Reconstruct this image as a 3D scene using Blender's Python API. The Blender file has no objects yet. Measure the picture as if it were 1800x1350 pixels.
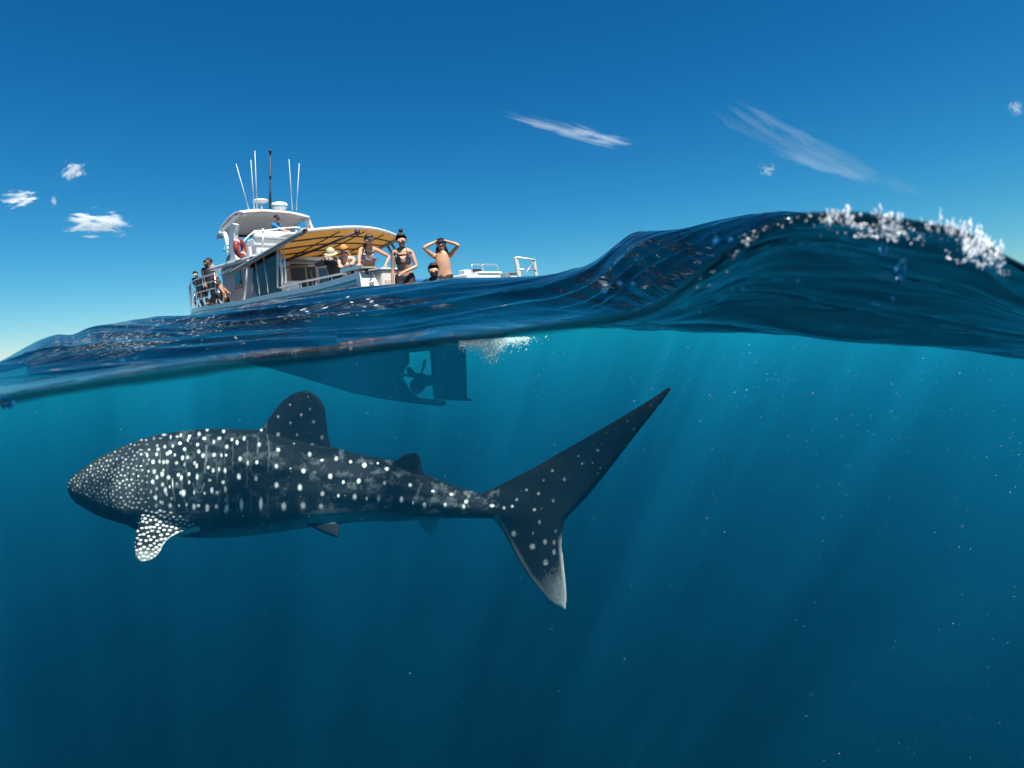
import bpy, bmesh, math, random
import numpy as np
from mathutils import Vector, Matrix

random.seed(7)
rng = np.random.default_rng(7)
rad = math.radians
scene = bpy.context.scene
COL = scene.collection

# ------------------------------------------------------------------ camera
FPX = 1073.0                                   # focal length in photograph pixels (1800 wide)
PITCH, ROLL = math.atan(112 / FPX), rad(-4.57)
_R0 = np.array([1.0, 0, 0]); FW = np.array([0, math.cos(PITCH), -math.sin(PITCH)])
_U0 = np.array([0, math.sin(PITCH), math.cos(PITCH)])
RT = _R0 * math.cos(ROLL) + _U0 * math.sin(ROLL)
UP = -_R0 * math.sin(ROLL) + _U0 * math.cos(ROLL)
cam_data = bpy.data.cameras.new('camera'); cam = bpy.data.objects.new('camera', cam_data); COL.objects.link(cam)
cam_data.sensor_width = 36; cam_data.lens = FPX / 1800 * 36
cam_data.clip_start = 0.02; cam_data.clip_end = 60000
cam.matrix_world = Matrix([[RT[i], UP[i], -FW[i], 0] for i in range(3)] + [[0, 0, 0, 1]])
scene.camera = cam
cam_data.dof.use_dof = True; cam_data.dof.focus_distance = 7.5; cam_data.dof.aperture_fstop = 5.6

def ray(px, py): return FW + RT * ((px - 900) / FPX) - UP * ((py - 675) / FPX)
def at(px, py, y):
    d = ray(px, py); return d * (y / d[1])
def horizon_py(px):                            # image row of the horizon in a column
    return np.interp(px, [-3000, 4800], [634 + 3000 * .08, 634 - 4800 * .08])

# ------------------------------------------------------------------ sky, sun, exposure
SUN_DIR = Vector((0.30, -0.375, 0.876)).normalized()     # towards the sun
SUN_EL = math.asin(SUN_DIR.z); SUN_AZ = math.atan2(SUN_DIR.x, SUN_DIR.y)
world = bpy.data.worlds.new('World'); scene.world = world; world.use_nodes = True
wt = world.node_tree; wt.nodes.clear()
def N(t, kind, **kw):
    n = t.nodes.new(kind)
    for k, v in kw.items():
        if k in ('ins',):
            for a, b in v.items(): n.inputs[a].default_value = b
        else: setattr(n, k, v)
    return n
sky = N(wt, 'ShaderNodeTexSky', sky_type='NISHITA', sun_disc=False, sun_elevation=SUN_EL, sun_rotation=SUN_AZ,
        air_density=1.0, dust_density=0.0, ozone_density=3.0)
bg = N(wt, 'ShaderNodeBackground', ins={'Strength': 0.05})
wo = N(wt, 'ShaderNodeOutputWorld')
# marine air: the lowest band of sky is lifted a little off the horizon line, and a polariser-like response deepens the blue
tcs = N(wt, 'ShaderNodeTexCoord'); sxyz = N(wt, 'ShaderNodeSeparateXYZ'); cxyz = N(wt, 'ShaderNodeCombineXYZ')
mxz = N(wt, 'ShaderNodeMath', operation='MAXIMUM', ins={1: 0.0}); mad = N(wt, 'ShaderNodeMath', operation='MULTIPLY_ADD', ins={1: .97, 2: .03})
LK = wt.links.new
LK(tcs.outputs['Generated'], sxyz.inputs[0]); LK(sxyz.outputs[2], mxz.inputs[0]); LK(mxz.outputs[0], mad.inputs[0])
LK(sxyz.outputs[0], cxyz.inputs[0]); LK(sxyz.outputs[1], cxyz.inputs[1]); LK(mad.outputs[0], cxyz.inputs[2]); LK(cxyz.outputs[0], sky.inputs[0])
spc = N(wt, 'ShaderNodeSeparateColor'); cbc = N(wt, 'ShaderNodeCombineColor'); LK(sky.outputs[0], spc.inputs[0])
for ch, (g_, k_) in enumerate(((2.4, 6.5), (1.30, 2.55), (1.06, 2.25))):
    p1 = N(wt, 'ShaderNodeMath', operation='MULTIPLY', ins={1: .05}); p2 = N(wt, 'ShaderNodeMath', operation='POWER', ins={1: g_}); p3 = N(wt, 'ShaderNodeMath', operation='MULTIPLY', ins={1: k_ / 2 / .05})
    LK(spc.outputs[ch], p1.inputs[0]); pm = N(wt, 'ShaderNodeMath', operation='MINIMUM', ins={1: .42}); LK(p1.outputs[0], pm.inputs[0]); LK(pm.outputs[0], p2.inputs[0]); LK(p2.outputs[0], p3.inputs[0]); LK(p3.outputs[0], cbc.inputs[ch])
LK(cbc.outputs[0], bg.inputs[0]); LK(bg.outputs[0], wo.inputs[0])
sun_data = bpy.data.lights.new('sun', 'SUN'); sun = bpy.data.objects.new('sun', sun_data); COL.objects.link(sun)
sun_data.energy = 5.0; sun_data.angle = rad(0.53); sun_data.color = (1.0, 0.98, 0.95)
sun.rotation_euler = SUN_DIR.to_track_quat('Z', 'Y').to_euler()
scene.view_settings.view_transform = 'Standard'; scene.view_settings.look = 'None'
scene.view_settings.exposure = 1.0; scene.view_settings.gamma = 1.0; scene.view_settings.use_curve_mapping = False
scene.render.engine = 'CYCLES'
cy = scene.cycles
cy.use_denoising = True; cy.max_bounces = 8; cy.volume_bounces = 1; cy.transparent_max_bounces = 24
cy.caustics_reflective = False; cy.caustics_refractive = False; cy.sample_clamp_indirect = 3.0

# ------------------------------------------------------------------ helpers
def smooth(o):
    o.data.polygons.foreach_set('use_smooth', [True] * len(o.data.polygons)); return o
def tag(o, label=None, cat=None, group=None, kind=None):
    if label: o['label'] = label
    if cat: o['category'] = cat
    if group: o['group'] = group
    if kind: o['kind'] = kind
    return o
def mesh_obj(name, verts, faces, mat=None, parent=None, shade=False):
    me = bpy.data.meshes.new(name)
    me.from_pydata([tuple(v) for v in verts], [], [tuple(f) for f in faces]); me.update()
    o = bpy.data.objects.new(name, me); COL.objects.link(o)
    if mat: me.materials.append(mat)
    if parent is not None: o.parent = parent
    if shade: smooth(o)
    return o
def new_mat(name):
    m = bpy.data.materials.new(name); m.use_nodes = True
    t = m.node_tree; t.nodes.clear(); return m, t, N(t, 'ShaderNodeOutputMaterial')
def L(t, a, b): t.links.new(a, b)

# gradient-ish value noise (numpy), used for wave shapes
_perm = rng.random((256, 256))
def vnoise(x, y):
    xi = np.floor(x).astype(int); yi = np.floor(y).astype(int); fx = x - xi; fy = y - yi
    fx = fx * fx * fx * (fx * (fx * 6 - 15) + 10); fy = fy * fy * fy * (fy * (fy * 6 - 15) + 10)
    g = lambda a, b: _perm[a & 255, b & 255]
    return (g(xi, yi) * (1 - fx) + g(xi + 1, yi) * fx) * (1 - fy) + (g(xi, yi + 1) * (1 - fx) + g(xi + 1, yi + 1) * fx) * fy - .5
def ridged(x, y): return .5 - np.abs(vnoise(x, y)) * 2

# ------------------------------------------------------------------ sea surface
D = 0.60                                        # distance of the flooded port glass from the lens
def curve(pts, flat=False):
    a = np.array(pts, float)
    def f(x):
        # smooth (Catmull-like) interpolation through the control points
        i = np.clip(np.searchsorted(a[:, 0], x) - 1, 0, len(a) - 2)
        x0, x1 = a[i, 0], a[i + 1, 0]; y0, y1 = a[i, 1], a[i + 1, 1]
        m = np.gradient(a[:, 1], a[:, 0]); dl = np.diff(a[:, 1])
        turn = np.concatenate([[False], dl[:-1] * dl[1:] <= 0, [False]]) if flat else np.zeros(len(a), bool)
        m = np.where(turn, 0, m); m0, m1 = m[i], m[i + 1]
        h = x1 - x0; s = np.clip((x - x0) / h, 0, 1)
        return (2*s**3-3*s**2+1)*y0 + (s**3-2*s**2+s)*h*m0 + (-2*s**3+3*s**2)*y1 + (s**3-s**2)*h*m1
    return f
# where the near wave lies: at the port, in its trough and on its crest (photograph rows per column)
ROW_PORT = curve([(-500,740),(-200,722),(0,694),(100,678),(200,662),(350,640),(520,622),(700,600),(850,585),(1000,566),(1100,549),
                  (1150,534),(1200,502),(1250,462),(1300,424),(1350,394),(1400,378),(1450,374),(1520,374),(1600,386),(1700,410),(1760,446),(1800,466),(1900,500),(2100,515),(2400,520)])
ROW_CREST = curve([(-500,690),(-200,668),(0,637),(50,612),(80,598),(110,590),(130,590),(165,575),(230,563),(350,553),(480,528),(620,506),(700,500),(800,491),(900,486),
                   (1000,475),(1050,458),(1090,430),(1120,412),(1150,406),(1200,403),(1260,392),(1300,384),(1350,375),(1400,373),(1450,386),(1500,425),(1580,465),(1700,490),(1900,495),(2400,500)])
ROW_TROUGH = curve([(-500,720),(0,680),(200,650),(350,630),(520,616),(620,612),(700,607),(800,594),(900,587),(1000,585),(1100,584),(1200,585),(1330,592),(1450,605),(1600,622),(1700,632),(1800,643),(1950,655),(2400,670)])

t_in = np.linspace(-0.92, 0.92, 760)
t_out = np.array([1.0,1.1,1.2,1.3,1.45,1.6,1.9,2.4,3.2,4.5,7,12,20])
ts = np.concatenate([-t_out[::-1], t_in, t_out])
ys_front = np.concatenate([np.geomspace(D, 4.2, 230), np.geomspace(4.3, 30, 70), np.geomspace(33, 4000, 30)])
PIT_BACK = -0.25
ys_back = np.array([-60,-30,-15,-8,-5,-3,-2,-1.4,-1,-.7,-.5,-.35,-.27, PIT_BACK-.001, PIT_BACK, -.1,.1,.3,.45,.55, D-.0008])
ys = np.concatenate([ys_back, ys_front])
Tg, Yg = np.meshgrid(ts, ys)
span = np.where(Yg >= D, Yg, D + np.maximum(0, PIT_BACK - Yg))
_wd = np.clip((np.abs(Tg) - .95) / 1.2, 0, 1)
Xg = Tg * (span * (1 - _wd) + np.maximum(span, 8.0) * _wd)
pxg = 900 + FPX * Tg * 1.0                      # approximate column (roll shifts it by a few pixels)
def px_of(T):                                    # exact column of the horizon direction at azimuth T
    d = np.stack([T, np.ones_like(T), np.zeros_like(T)], -1); z = d @ FW
    return 900 + FPX * (d @ RT) / z
pxg = px_of(Tg)
pxc = np.clip(pxg, -480, 2380)
def slope_of(px, row):                           # height per metre forward for a picture point
    d = FW[None] + RT[None] * ((px - 900) / FPX)[..., None] - UP[None] * ((row - 675) / FPX)[..., None]
    return d[..., 2] / d[..., 1]
pxl = pxc[0]
sM, sC, sT = (slope_of(pxl, f(pxl)) for f in (ROW_PORT, ROW_CREST, ROW_TROUGH))
# crest distance varies along the wave; a closer crest on the left and where it steepens to the right
yC = curve(list(zip([-700, 0, 120, 350, 700, 1000, 1150, 1300, 1500, 2500], [1.7, 1.75, 1.9, 2.5, 3.0, 2.75, 2.3, 2.0, 1.9, 2.0])), True)(pxl)
yT = curve(list(zip([-700, 0, 400, 800, 1200, 1500, 2500], [.95, .97, 1.1, 1.25, 1.3, 1.25, 1.3])), True)(pxl)
MEAN = -0.055
Z = np.zeros_like(Xg)
yy = ys
for j in range(len(ts)):
    kn = [D, yT[j], yC[j] * .78, yC[j], yC[j] * 1.18, 6.5, 12, 40, 200, 5000]
    far = lambda y: MEAN / y
    mid = sT[j] + (sC[j] - sT[j]) * .72
    sl = [sM[j], sT[j], mid, sC[j], mid * .55 + far(3) * .45, far(6.5), far(12), far(40), far(200), far(5000)]
    f = curve(list(zip(np.log(kn), sl)), True)
    y = np.maximum(yy, D)
    Z[:, j] = f(np.log(y)) * y
bk = Yg < D
edge = Z[len(ys_back), :]                       # height at the port
w = np.clip((D - Yg) / 4.0, 0, 1); w = w * w * (3 - 2 * w)
Z = np.where(bk, edge[None, :] * (1 - w) + MEAN * w, Z)
wide = np.clip((np.abs(Tg) - .95) / 1.2, 0, 1)
Z = Z * (1 - wide) + MEAN * wide
# ripples: long wind-drawn ridges, then finer chop
sx, sy = Xg, Yg
rot = rad(18); u = sx * math.cos(rot) + sy * math.sin(rot); v = -sx * math.sin(rot) + sy * math.cos(rot)
wob = vnoise(u * 1.3 + 40, v * 1.3) * .35
chop = (ridged(u * .9 + wob, v * 2.6 + wob * 2) * .036 + ridged(u * 2.3 + 7.1, v * 5.2 + wob * 4) * .014
        + ridged(u * 1.1 + 3, v * 9 + wob * 5) * .036 * np.interp(pxg, [850, 1300], [.24, 1]) + ridged(u * 2.2 + 13, v * 21 + wob * 9) * .012 * np.interp(pxg, [1050, 1330], [0, 1]) + ridged(u * 5 + 31, v * 12 + wob * 7) * np.interp(pxg, [900, 1200], [.0022, .0045]) + vnoise(u * 14, v * 30) * .0012)
swell = vnoise(sx * .16 + 9, sy * .22 + 3) * .25 + vnoise(sx * .05 + 5, sy * .07) * .6
flo = np.interp(pxg, [1050, 1350], [.10, .6])
calm = np.maximum(np.clip((Yg - D) / .45, 0, 1), np.where(Yg < D + .02, .1, np.clip((Yg - D - .02) / .08, .1, 1) * flo))
calm = np.where(bk, np.clip((D - Yg) / 1.5, .10, 1), calm)
crestfade = 1 - .75 * np.exp(-((Yg - yC[None, :]) / (.18 * yC[None, :])) ** 2)
amp = np.where(Yg < 6, 1, np.clip(Yg / 6, 1, 2.2)) * (1 - np.clip((Yg - 150) / 800, 0, 1))
fine = (1 - np.clip((np.abs(Tg) - .90) / .06, 0, 1)) * np.clip((Yg + .8) / .5, 0, 1)   # no chop where the sheet is coarse, out of view
chop = chop * fine
Z = Z + chop * calm * crestfade * amp + swell * fine * np.clip((Yg - 9) / 40, 0, 1) * (1 - np.clip((Yg - 250) / 600, 0, 1)) * .5
nR, nC = Z.shape
pit = (np.abs(Xg) <= .72) & (Yg <= D - .0005) & (Yg >= PIT_BACK)
Zs = Z.copy()
idx = np.arange(nR * nC).reshape(nR, nC)
quads = np.stack([idx[:-1, :-1], idx[:-1, 1:], idx[1:, 1:], idx[1:, :-1]], -1)
anyp = pit[:-1, :-1] | pit[:-1, 1:] | pit[1:, 1:] | pit[1:, :-1]

def fast_mesh(name, V, Fq, mat, smooth_=True):
    me = bpy.data.meshes.new(name)
    V = np.asarray(V, np.float32); Fq = np.asarray(Fq, np.int32); k = Fq.shape[1]
    me.vertices.add(len(V)); me.vertices.foreach_set('co', V.ravel())
    me.loops.add(Fq.size); me.loops.foreach_set('vertex_index', Fq.ravel())
    me.polygons.add(len(Fq)); me.polygons.foreach_set('loop_start', np.arange(0, Fq.size, k, dtype=np.int32))
    me.polygons.foreach_set('loop_total', np.full(len(Fq), k, np.int32)) if hasattr(me.polygons[0], 'loop_total') and False else None
    me.update(calc_edges=True); me.validate()
    if smooth_: me.polygons.foreach_set('use_smooth', [True] * len(me.polygons))
    me.materials.append(mat)
    o = bpy.data.objects.new(name, me); COL.objects.link(o); return o

mw, t, out = new_mat('sea_surface')
geo = N(t, 'ShaderNodeNewGeometry')
n1 = N(t, 'ShaderNodeTexNoise', ins={'Scale': 7.0, 'Detail': 2.5, 'Roughness': .55})
mp = N(t, 'ShaderNodeMapping'); mp.inputs['Scale'].default_value = (.30, 1.3, 1)
mp.inputs['Rotation'].default_value = (0, 0, -rot)
L(t, geo.outputs['Position'], mp.inputs[0]); L(t, mp.outputs[0], n1.inputs[0])
bp = N(t, 'ShaderNodeBump', ins={'Strength': .55, 'Distance': .025}); cha = N(t, 'ShaderNodeAttribute', attribute_name='choppy'); L(t, cha.outputs['Fac'], bp.inputs['Strength']); L(t, n1.outputs[0], bp.inputs['Height'])
fr = N(t, 'ShaderNodeFresnel', ins={'IOR': 1.333}); L(t, bp.outputs[0], fr.inputs['Normal'])
gl = N(t, 'ShaderNodeBsdfGlossy', ins={'Roughness': .018}); L(t, bp.outputs[0], gl.inputs['Normal'])
# noise painted into the transmission colour stands in for light focused by the waves
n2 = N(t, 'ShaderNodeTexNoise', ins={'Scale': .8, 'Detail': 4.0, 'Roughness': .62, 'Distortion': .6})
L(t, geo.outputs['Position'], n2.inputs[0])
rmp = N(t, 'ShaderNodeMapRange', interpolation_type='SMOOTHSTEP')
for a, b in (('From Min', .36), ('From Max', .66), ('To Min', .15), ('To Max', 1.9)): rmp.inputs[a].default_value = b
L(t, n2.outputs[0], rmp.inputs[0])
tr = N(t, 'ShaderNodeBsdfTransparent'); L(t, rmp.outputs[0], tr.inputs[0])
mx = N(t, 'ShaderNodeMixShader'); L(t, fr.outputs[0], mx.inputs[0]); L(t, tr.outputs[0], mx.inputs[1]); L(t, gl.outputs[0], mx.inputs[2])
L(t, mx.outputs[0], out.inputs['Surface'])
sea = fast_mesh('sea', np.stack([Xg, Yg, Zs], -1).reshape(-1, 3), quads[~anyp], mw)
tag(sea, kind='structure')
sea.data.attributes.new('choppy', 'FLOAT', 'POINT').data.foreach_set('value', np.interp(pxg, [1000, 1330], [.22, 1.0]).astype(np.float32).ravel())

# the body of water: scattering only, under the surface sheet; an added cloudier layer makes the water brighter near the waves, dimmer below
def water_mat(name, S, A, g):
    m, t, out = new_mat(name)
    sc = N(t, 'ShaderNodeVolumeScatter', ins={'Anisotropy': g}); ab = N(t, 'ShaderNodeVolumeAbsorption')
    smax = max(S); sc.inputs['Color'].default_value = (*[c / smax for c in S], 1); sc.inputs['Density'].default_value = smax
    amax = max(A) * 1.0001; ab.inputs['Color'].default_value = (*[1 - c / amax for c in A], 1); ab.inputs['Density'].default_value = amax
    ad = N(t, 'ShaderNodeAddShader'); L(t, sc.outputs[0], ad.inputs[0]); L(t, ab.outputs[0], ad.inputs[1]); L(t, ad.outputs[0], out.inputs['Volume'])
    return m
WATER = water_mat('sea_water', (0.0001, 0.0008, 0.0016), (0.03, 0.011, 0.0085), .35)
LAYER = water_mat('added_cloudy_water', (0.0003, 0.0140, 0.0268), (0.004, 0.0005, 0.0002), .35)
rows_v = ys <= 500
def water_body(name, drop, floor, mat):
    Zv = np.where(pit, -0.75, Z) - drop
    V = np.stack([Xg, Yg, Zv], -1)[rows_v]; r_, c_ = V.shape[:2]
    iv = np.arange(r_ * c_).reshape(r_, c_)
    top = np.stack([iv[:-1, :-1], iv[:-1, 1:], iv[1:, 1:], iv[1:, :-1]], -1).reshape(-1, 4)
    P3 = V.reshape(-1, 3); lf, rt = iv[:, 0], iv[:, -1]                     # floor: one strip of quads per row
    fl = P3[np.concatenate([lf, rt])].copy(); fl[:, 2] = floor
    bl = r_ * c_ + np.arange(r_); br = bl + r_
    Fs = top.tolist() + np.stack([bl[:-1], bl[1:], br[1:], br[:-1]], -1).tolist() + np.stack([lf[:-1], lf[1:], bl[1:], bl[:-1]], -1).tolist() + np.stack([rt[1:], rt[:-1], br[:-1], br[1:]], -1).tolist()
    Fs += [iv[0, ::-1].tolist() + [int(bl[0]), int(br[0])], iv[-1].tolist() + [int(br[-1]), int(bl[-1])]]
    me = bpy.data.meshes.new(name); me.from_pydata(np.concatenate([P3, fl]).tolist(), [], Fs)
    me.update(); me.materials.append(mat)
    o = bpy.data.objects.new(name, me); COL.objects.link(o); tag(o, kind='structure'); return o
water = water_body('water', .002, -90, WATER)
cloudy = water_body('added_water_layer', .004, -4.5, LAYER)

# unseen near-black sea floor, added far below to block light from beneath the water
msb, t, out = new_mat('dark_floor_block'); nsb = N(t, 'ShaderNodeTexNoise', ins={'Scale': .05, 'Detail': 4.0}); bsb = N(t, 'ShaderNodeBsdfDiffuse'); rsb = N(t, 'ShaderNodeMapRange'); rsb.inputs['To Min'].default_value = .015; rsb.inputs['To Max'].default_value = .02
L(t, nsb.outputs[0], rsb.inputs[0]); L(t, rsb.outputs[0], bsb.inputs[0]); L(t, bsb.outputs[0], out.inputs['Surface'])
floor_ = mesh_obj('added_sea_floor', [(-20000, -5000, -86), (20000, -5000, -86), (20000, 8000, -86), (-20000, 8000, -86)], [(0, 1, 2, 3)], msb); tag(floor_, kind='structure')

# ------------------------------------------------------------------ whale shark
def shark_depth(px):                             # the body swings gently: tail nearer to the lens than the head
    return np.interp(px, [100, 300, 500, 700, 900, 1000, 1200], [4.86, 4.74, 4.62, 4.45, 4.26, 4.18, 4.06])
def resample(pts, n):
    p = np.array(pts, float); s = np.concatenate([[0], np.cumsum(np.hypot(*np.diff(p, axis=0).T))])
    q = np.linspace(0, s[-1], n); return np.stack([np.interp(q, s, p[:, 0]), np.interp(q, s, p[:, 1])], 1)
def spline(pts, n):
    p = np.array(pts, float); s = np.concatenate([[0], np.cumsum(np.linalg.norm(np.diff(p, axis=0), axis=1))])
    out_ = []
    q = np.linspace(0, s[-1] * .999999, n); i = np.clip(np.searchsorted(s, q, 'right') - 1, 0, len(p) - 2)
    m = np.gradient(p, s, axis=0); h = (s[i + 1] - s[i])[:, None]; u = ((q - s[i]) / h[:, 0])[:, None]
    return (2*u**3-3*u**2+1)*p[i] + (u**3-2*u**2+u)*h*m[i] + (-2*u**3+3*u**2)*p[i+1] + (u**3-u**2)*h*m[i+1]
sv, sf = [], []
def add_loft(rings, close=True):
    base = len(sv); n = len(rings[0])
    for r in rings: sv.extend([tuple(p) for p in r])
    for a in range(len(rings) - 1):
        for b in range(n):
            c = (b + 1) % n
            sf.append((base + a*n + b, base + a*n + c, base + (a+1)*n + c, base + (a+1)*n + b))
    sf.append(tuple(base + b for b in range(n))[::-1]); sf.append(tuple(base + (len(rings)-1)*n + b for b in range(n)))
TOPL = [(119,854),(122,848),(135,835),(157,820),(190,800),(230,781),(270,766),(315,758),(370,753),(430,754),(480,758),(540,775),(600,792),(650,803),(700,815),(750,837),(800,856),(850,868),(905,874)]
BOTL = [(119,856),(123,866),(136,880),(160,893),(195,907),(238,920),(290,931),(350,938),(410,939),(470,934),(530,926),(590,919),(650,914),(700,914),(750,911),(800,909),(850,910),(905,913)]
WID = [(119,.35),(128,.7),(150,.98),(200,1.10),(300,1.05),(450,.98),(600,.95),(700,1.0),(800,1.15),(850,1.1),(905,.6)]
tc, bc = curve(TOPL), curve(BOTL)
xs = np.concatenate([119 + np.array([.05, .8, 2, 4, 7, 11, 16, 22]), np.arange(150, 906, 9.)])
rings = []
for x in xs:
    y = float(shark_depth(x)); t_ = float(tc(np.array([x]))[0]); b_ = float(bc(np.array([x]))[0])
    pt, pb = at(x, t_, y), at(x, b_, y); c = (pt + pb) / 2; hb = np.linalg.norm(pt - pb) / 2
    hw = hb * float(np.interp(x, *zip(*WID))) ; hb *= .97
    d = at(x + 5, 800, float(shark_depth(x + 5))) - at(x - 5, 800, float(shark_depth(x - 5))); d[2] = 0; d /= np.linalg.norm(d)
    nrm = np.array([-d[1], d[0], 0]); ring = []
    for k in range(56):
        a = 2 * math.pi * k / 56; ca, sa = math.cos(a), math.sin(a)
        e = .92 if sa > 0 else .86
        pr = np.sign(ca) * abs(ca) ** e; pz = np.sign(sa) * abs(sa) ** e
        g = 1.0                                   # raised ridges along the upper flank, strongest towards the tail
        ridge = np.interp(x, [330, 480, 820, 880], [0, 1, 1, 0])
        for a0, w0, h0 in ((rad(62), .11, .035), (rad(34), .12, .045), (rad(4), .13, .07 if x > 600 else .03)):
            da = abs((math.pi - a if ca < 0 else a) - a0)
            g += h0 * ridge * math.exp(-(da / w0) ** 2)
        if x < 260 and sa < 0: g *= 1 - .06 * abs(sa)
        ring.append(c + nrm * (hw * pr * g) + np.array([0, 0, 1]) * (hb * pz * g))
    rings.append(ring)
add_loft(rings)
def add_fin(le, te, dep_le, dep_te, th, n=26, m=14):
    """loft between a leading and a trailing edge; dep_*: distance from the lens along the span"""
    A, B = spline(le, n), spline(te, n); rr = []
    PA = np.array([at(*A[q], np.interp(q / (n - 1), *zip(*dep_le))) for q in range(n)]); PB = np.array([at(*B[q], np.interp(q / (n - 1), *zip(*dep_te))) for q in range(n)])
    spn = np.gradient((PA + PB) / 2, axis=0)
    nns = np.cross(PB - PA, spn); nns = np.array([nns[max(0, q - 3):min(n - 1, q + 4)].sum(0) for q in range(n)]); nns /= np.linalg.norm(nns, axis=1)[:, None]
    for k in range(n):
        u = k / (n - 1); la, lb = PA[k], PB[k]
        ch = lb - la; nn = nns[k]
        T = np.interp(u, *zip(*th)); ring = []
        for s_ in (1, -1):
            for q in range(m):
                f_ = q / m if s_ > 0 else 1 - q / m
                prof = 1.9 * math.sqrt(max(f_, 0)) * (1 - f_) ** .8 + .30 * f_ * (1 - f_ * .4)
                ring.append(la + ch * f_ + nn * (s_ * (T * min(prof, 1.05) * .5 + .0085)))
        rr.append(ring)
    add_loft(rr)
z1 = lambda d: [(0, d), (1, d)]
add_fin([(436,786),(452,760),(468,741),(483,720),(500,701),(519,690),(534,687),(541,686.5)], [(594,812),(586,792),(578,768),(574,742),(570,716),(560,699),(549,691),(543,689)],
        z1(4.63), z1(4.58), [(0,.10),(.5,.06),(1,.02)])
add_fin([(672,835),(688,815),(700,806),(712,799),(722,796.5),(728,796)], [(757,852),(748,838),(742,824),(740,810),(735,800),(730,796.5)], z1(4.44), z1(4.39), [(0,.06),(1,.02)], n=18)
add_fin([(991,1071),(973,1064),(951,1041),(926,1009),(906,976),(889,944),(868,914),(838,889),(846,870),(882,850),(932,824),(985,794),(1040,763),(1095,731),(1142,703),(1177,681)],
        [(994,1071),(996.5,1052),(995,1020),(991,985),(988,956),(988,940),(990,928),(997,913),(1011,898),(1034,873),(1064,836),(1098,792),(1130,750),(1155,718),(1172,694),(1180,682)],
        [(0,4.20),(.45,4.30),(1,4.08)], [(0,4.16),(.45,4.16),(1,4.05)], [(0,.018),(.25,.05),(.45,.12),(.6,.08),(1,.018)], n=60)
add_fin([(285,868),(262,890),(251,902),(242,922),(236.5,945),(235.5,963),(237,975),(242,984),(250,987.5)], [(340,885),(352,918),(343,930),(322,936),(303,945),(290,957),(282,972),(272,982),(256,988)],
        [(0,4.72),(.3,4.36),(1,4.08)], [(0,4.70),(.3,4.40),(1,4.10)], [(0,.09),(.5,.05),(1,.018)], n=26)
# the far pectoral is the near one mirrored through the body's midplane
def mirror_last(n0):
    a = at(235, 850, float(shark_depth(235))); b = at(420, 850, float(shark_depth(420))); d = b - a; d[2] = 0; d /= np.linalg.norm(d)
    nrm = np.array([-d[1], d[0], 0]); base = len(sv) - n0[0]; off = len(sv)
    fc = sf[n0[1]:]
    for p in sv[n0[0]:off].copy():
        p = np.array(p); sv.append(tuple(p - 2 * nrm * ((p - a) @ nrm)))
    for f_ in fc.copy(): sf.append(tuple(i + base for i in f_)[::-1])
mirror_last((len(sv) - 26 * 28, len(sf) - (25 * 28 + 2)))
n0 = (len(sv), len(sf))
add_fin([(518,896),(528,914),(548,927),(566,936),(582,942),(592,944.5)], [(586,890),(588,908),(594,920),(597,930),(596.5,938),(593,944)], [(0,4.50),(1,4.24)], [(0,4.48),(1,4.22)], [(0,.06),(1,.022)], n=16)
mirror_last(n0)
add_fin([(722,900),(735,918),(745,930),(753,937),(757,939)], [(778,900),(771,917),(766,928),(762,936),(759,939)], z1(4.41), z1(4.37), [(0,.04),(1,.016)], n=14)
me = bpy.data.meshes.new('whale_shark_raw'); me.from_pydata(sv, [], sf); me.update()
tmp = bpy.data.objects.new('whale_shark_raw', me); COL.objects.link(tmp)
bm = bmesh.new(); bm.from_mesh(me); bmesh.ops.recalc_face_normals(bm, faces=bm.faces); bm.to_mesh(me); bm.free()
rm = tmp.modifiers.new('r', 'REMESH'); rm.mode = 'VOXEL'; rm.voxel_size = .0085
sm_ = tmp.modifiers.new('s', 'SMOOTH'); sm_.factor = .5; sm_.iterations = 4
ss = tmp.modifiers.new('d', 'SUBSURF'); ss.levels = 1; ss.render_levels = 1
dg = bpy.context.evaluated_depsgraph_get()
me2 = bpy.data.meshes.new_from_object(tmp.evaluated_get(dg)); bpy.data.objects.remove(tmp); me2.name = 'whale_shark'
bm = bmesh.new(); bm.from_mesh(me2)              # keep only the skin of the body: drop stray voxel crumbs
left_ = set(bm.verts); isl = []
while left_:
    st = [left_.pop()]; grp = [st[0]]
    while st:
        q = st.pop()
        for e in q.link_edges:
            o_ = e.other_vert(q)
            if o_ in left_: left_.discard(o_); st.append(o_); grp.append(o_)
    isl.append(grp)
isl.sort(key=len)
for g in isl[:-1]: bmesh.ops.delete(bm, geom=g, context='VERTS')
bm.to_mesh(me2); bm.free()

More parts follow.
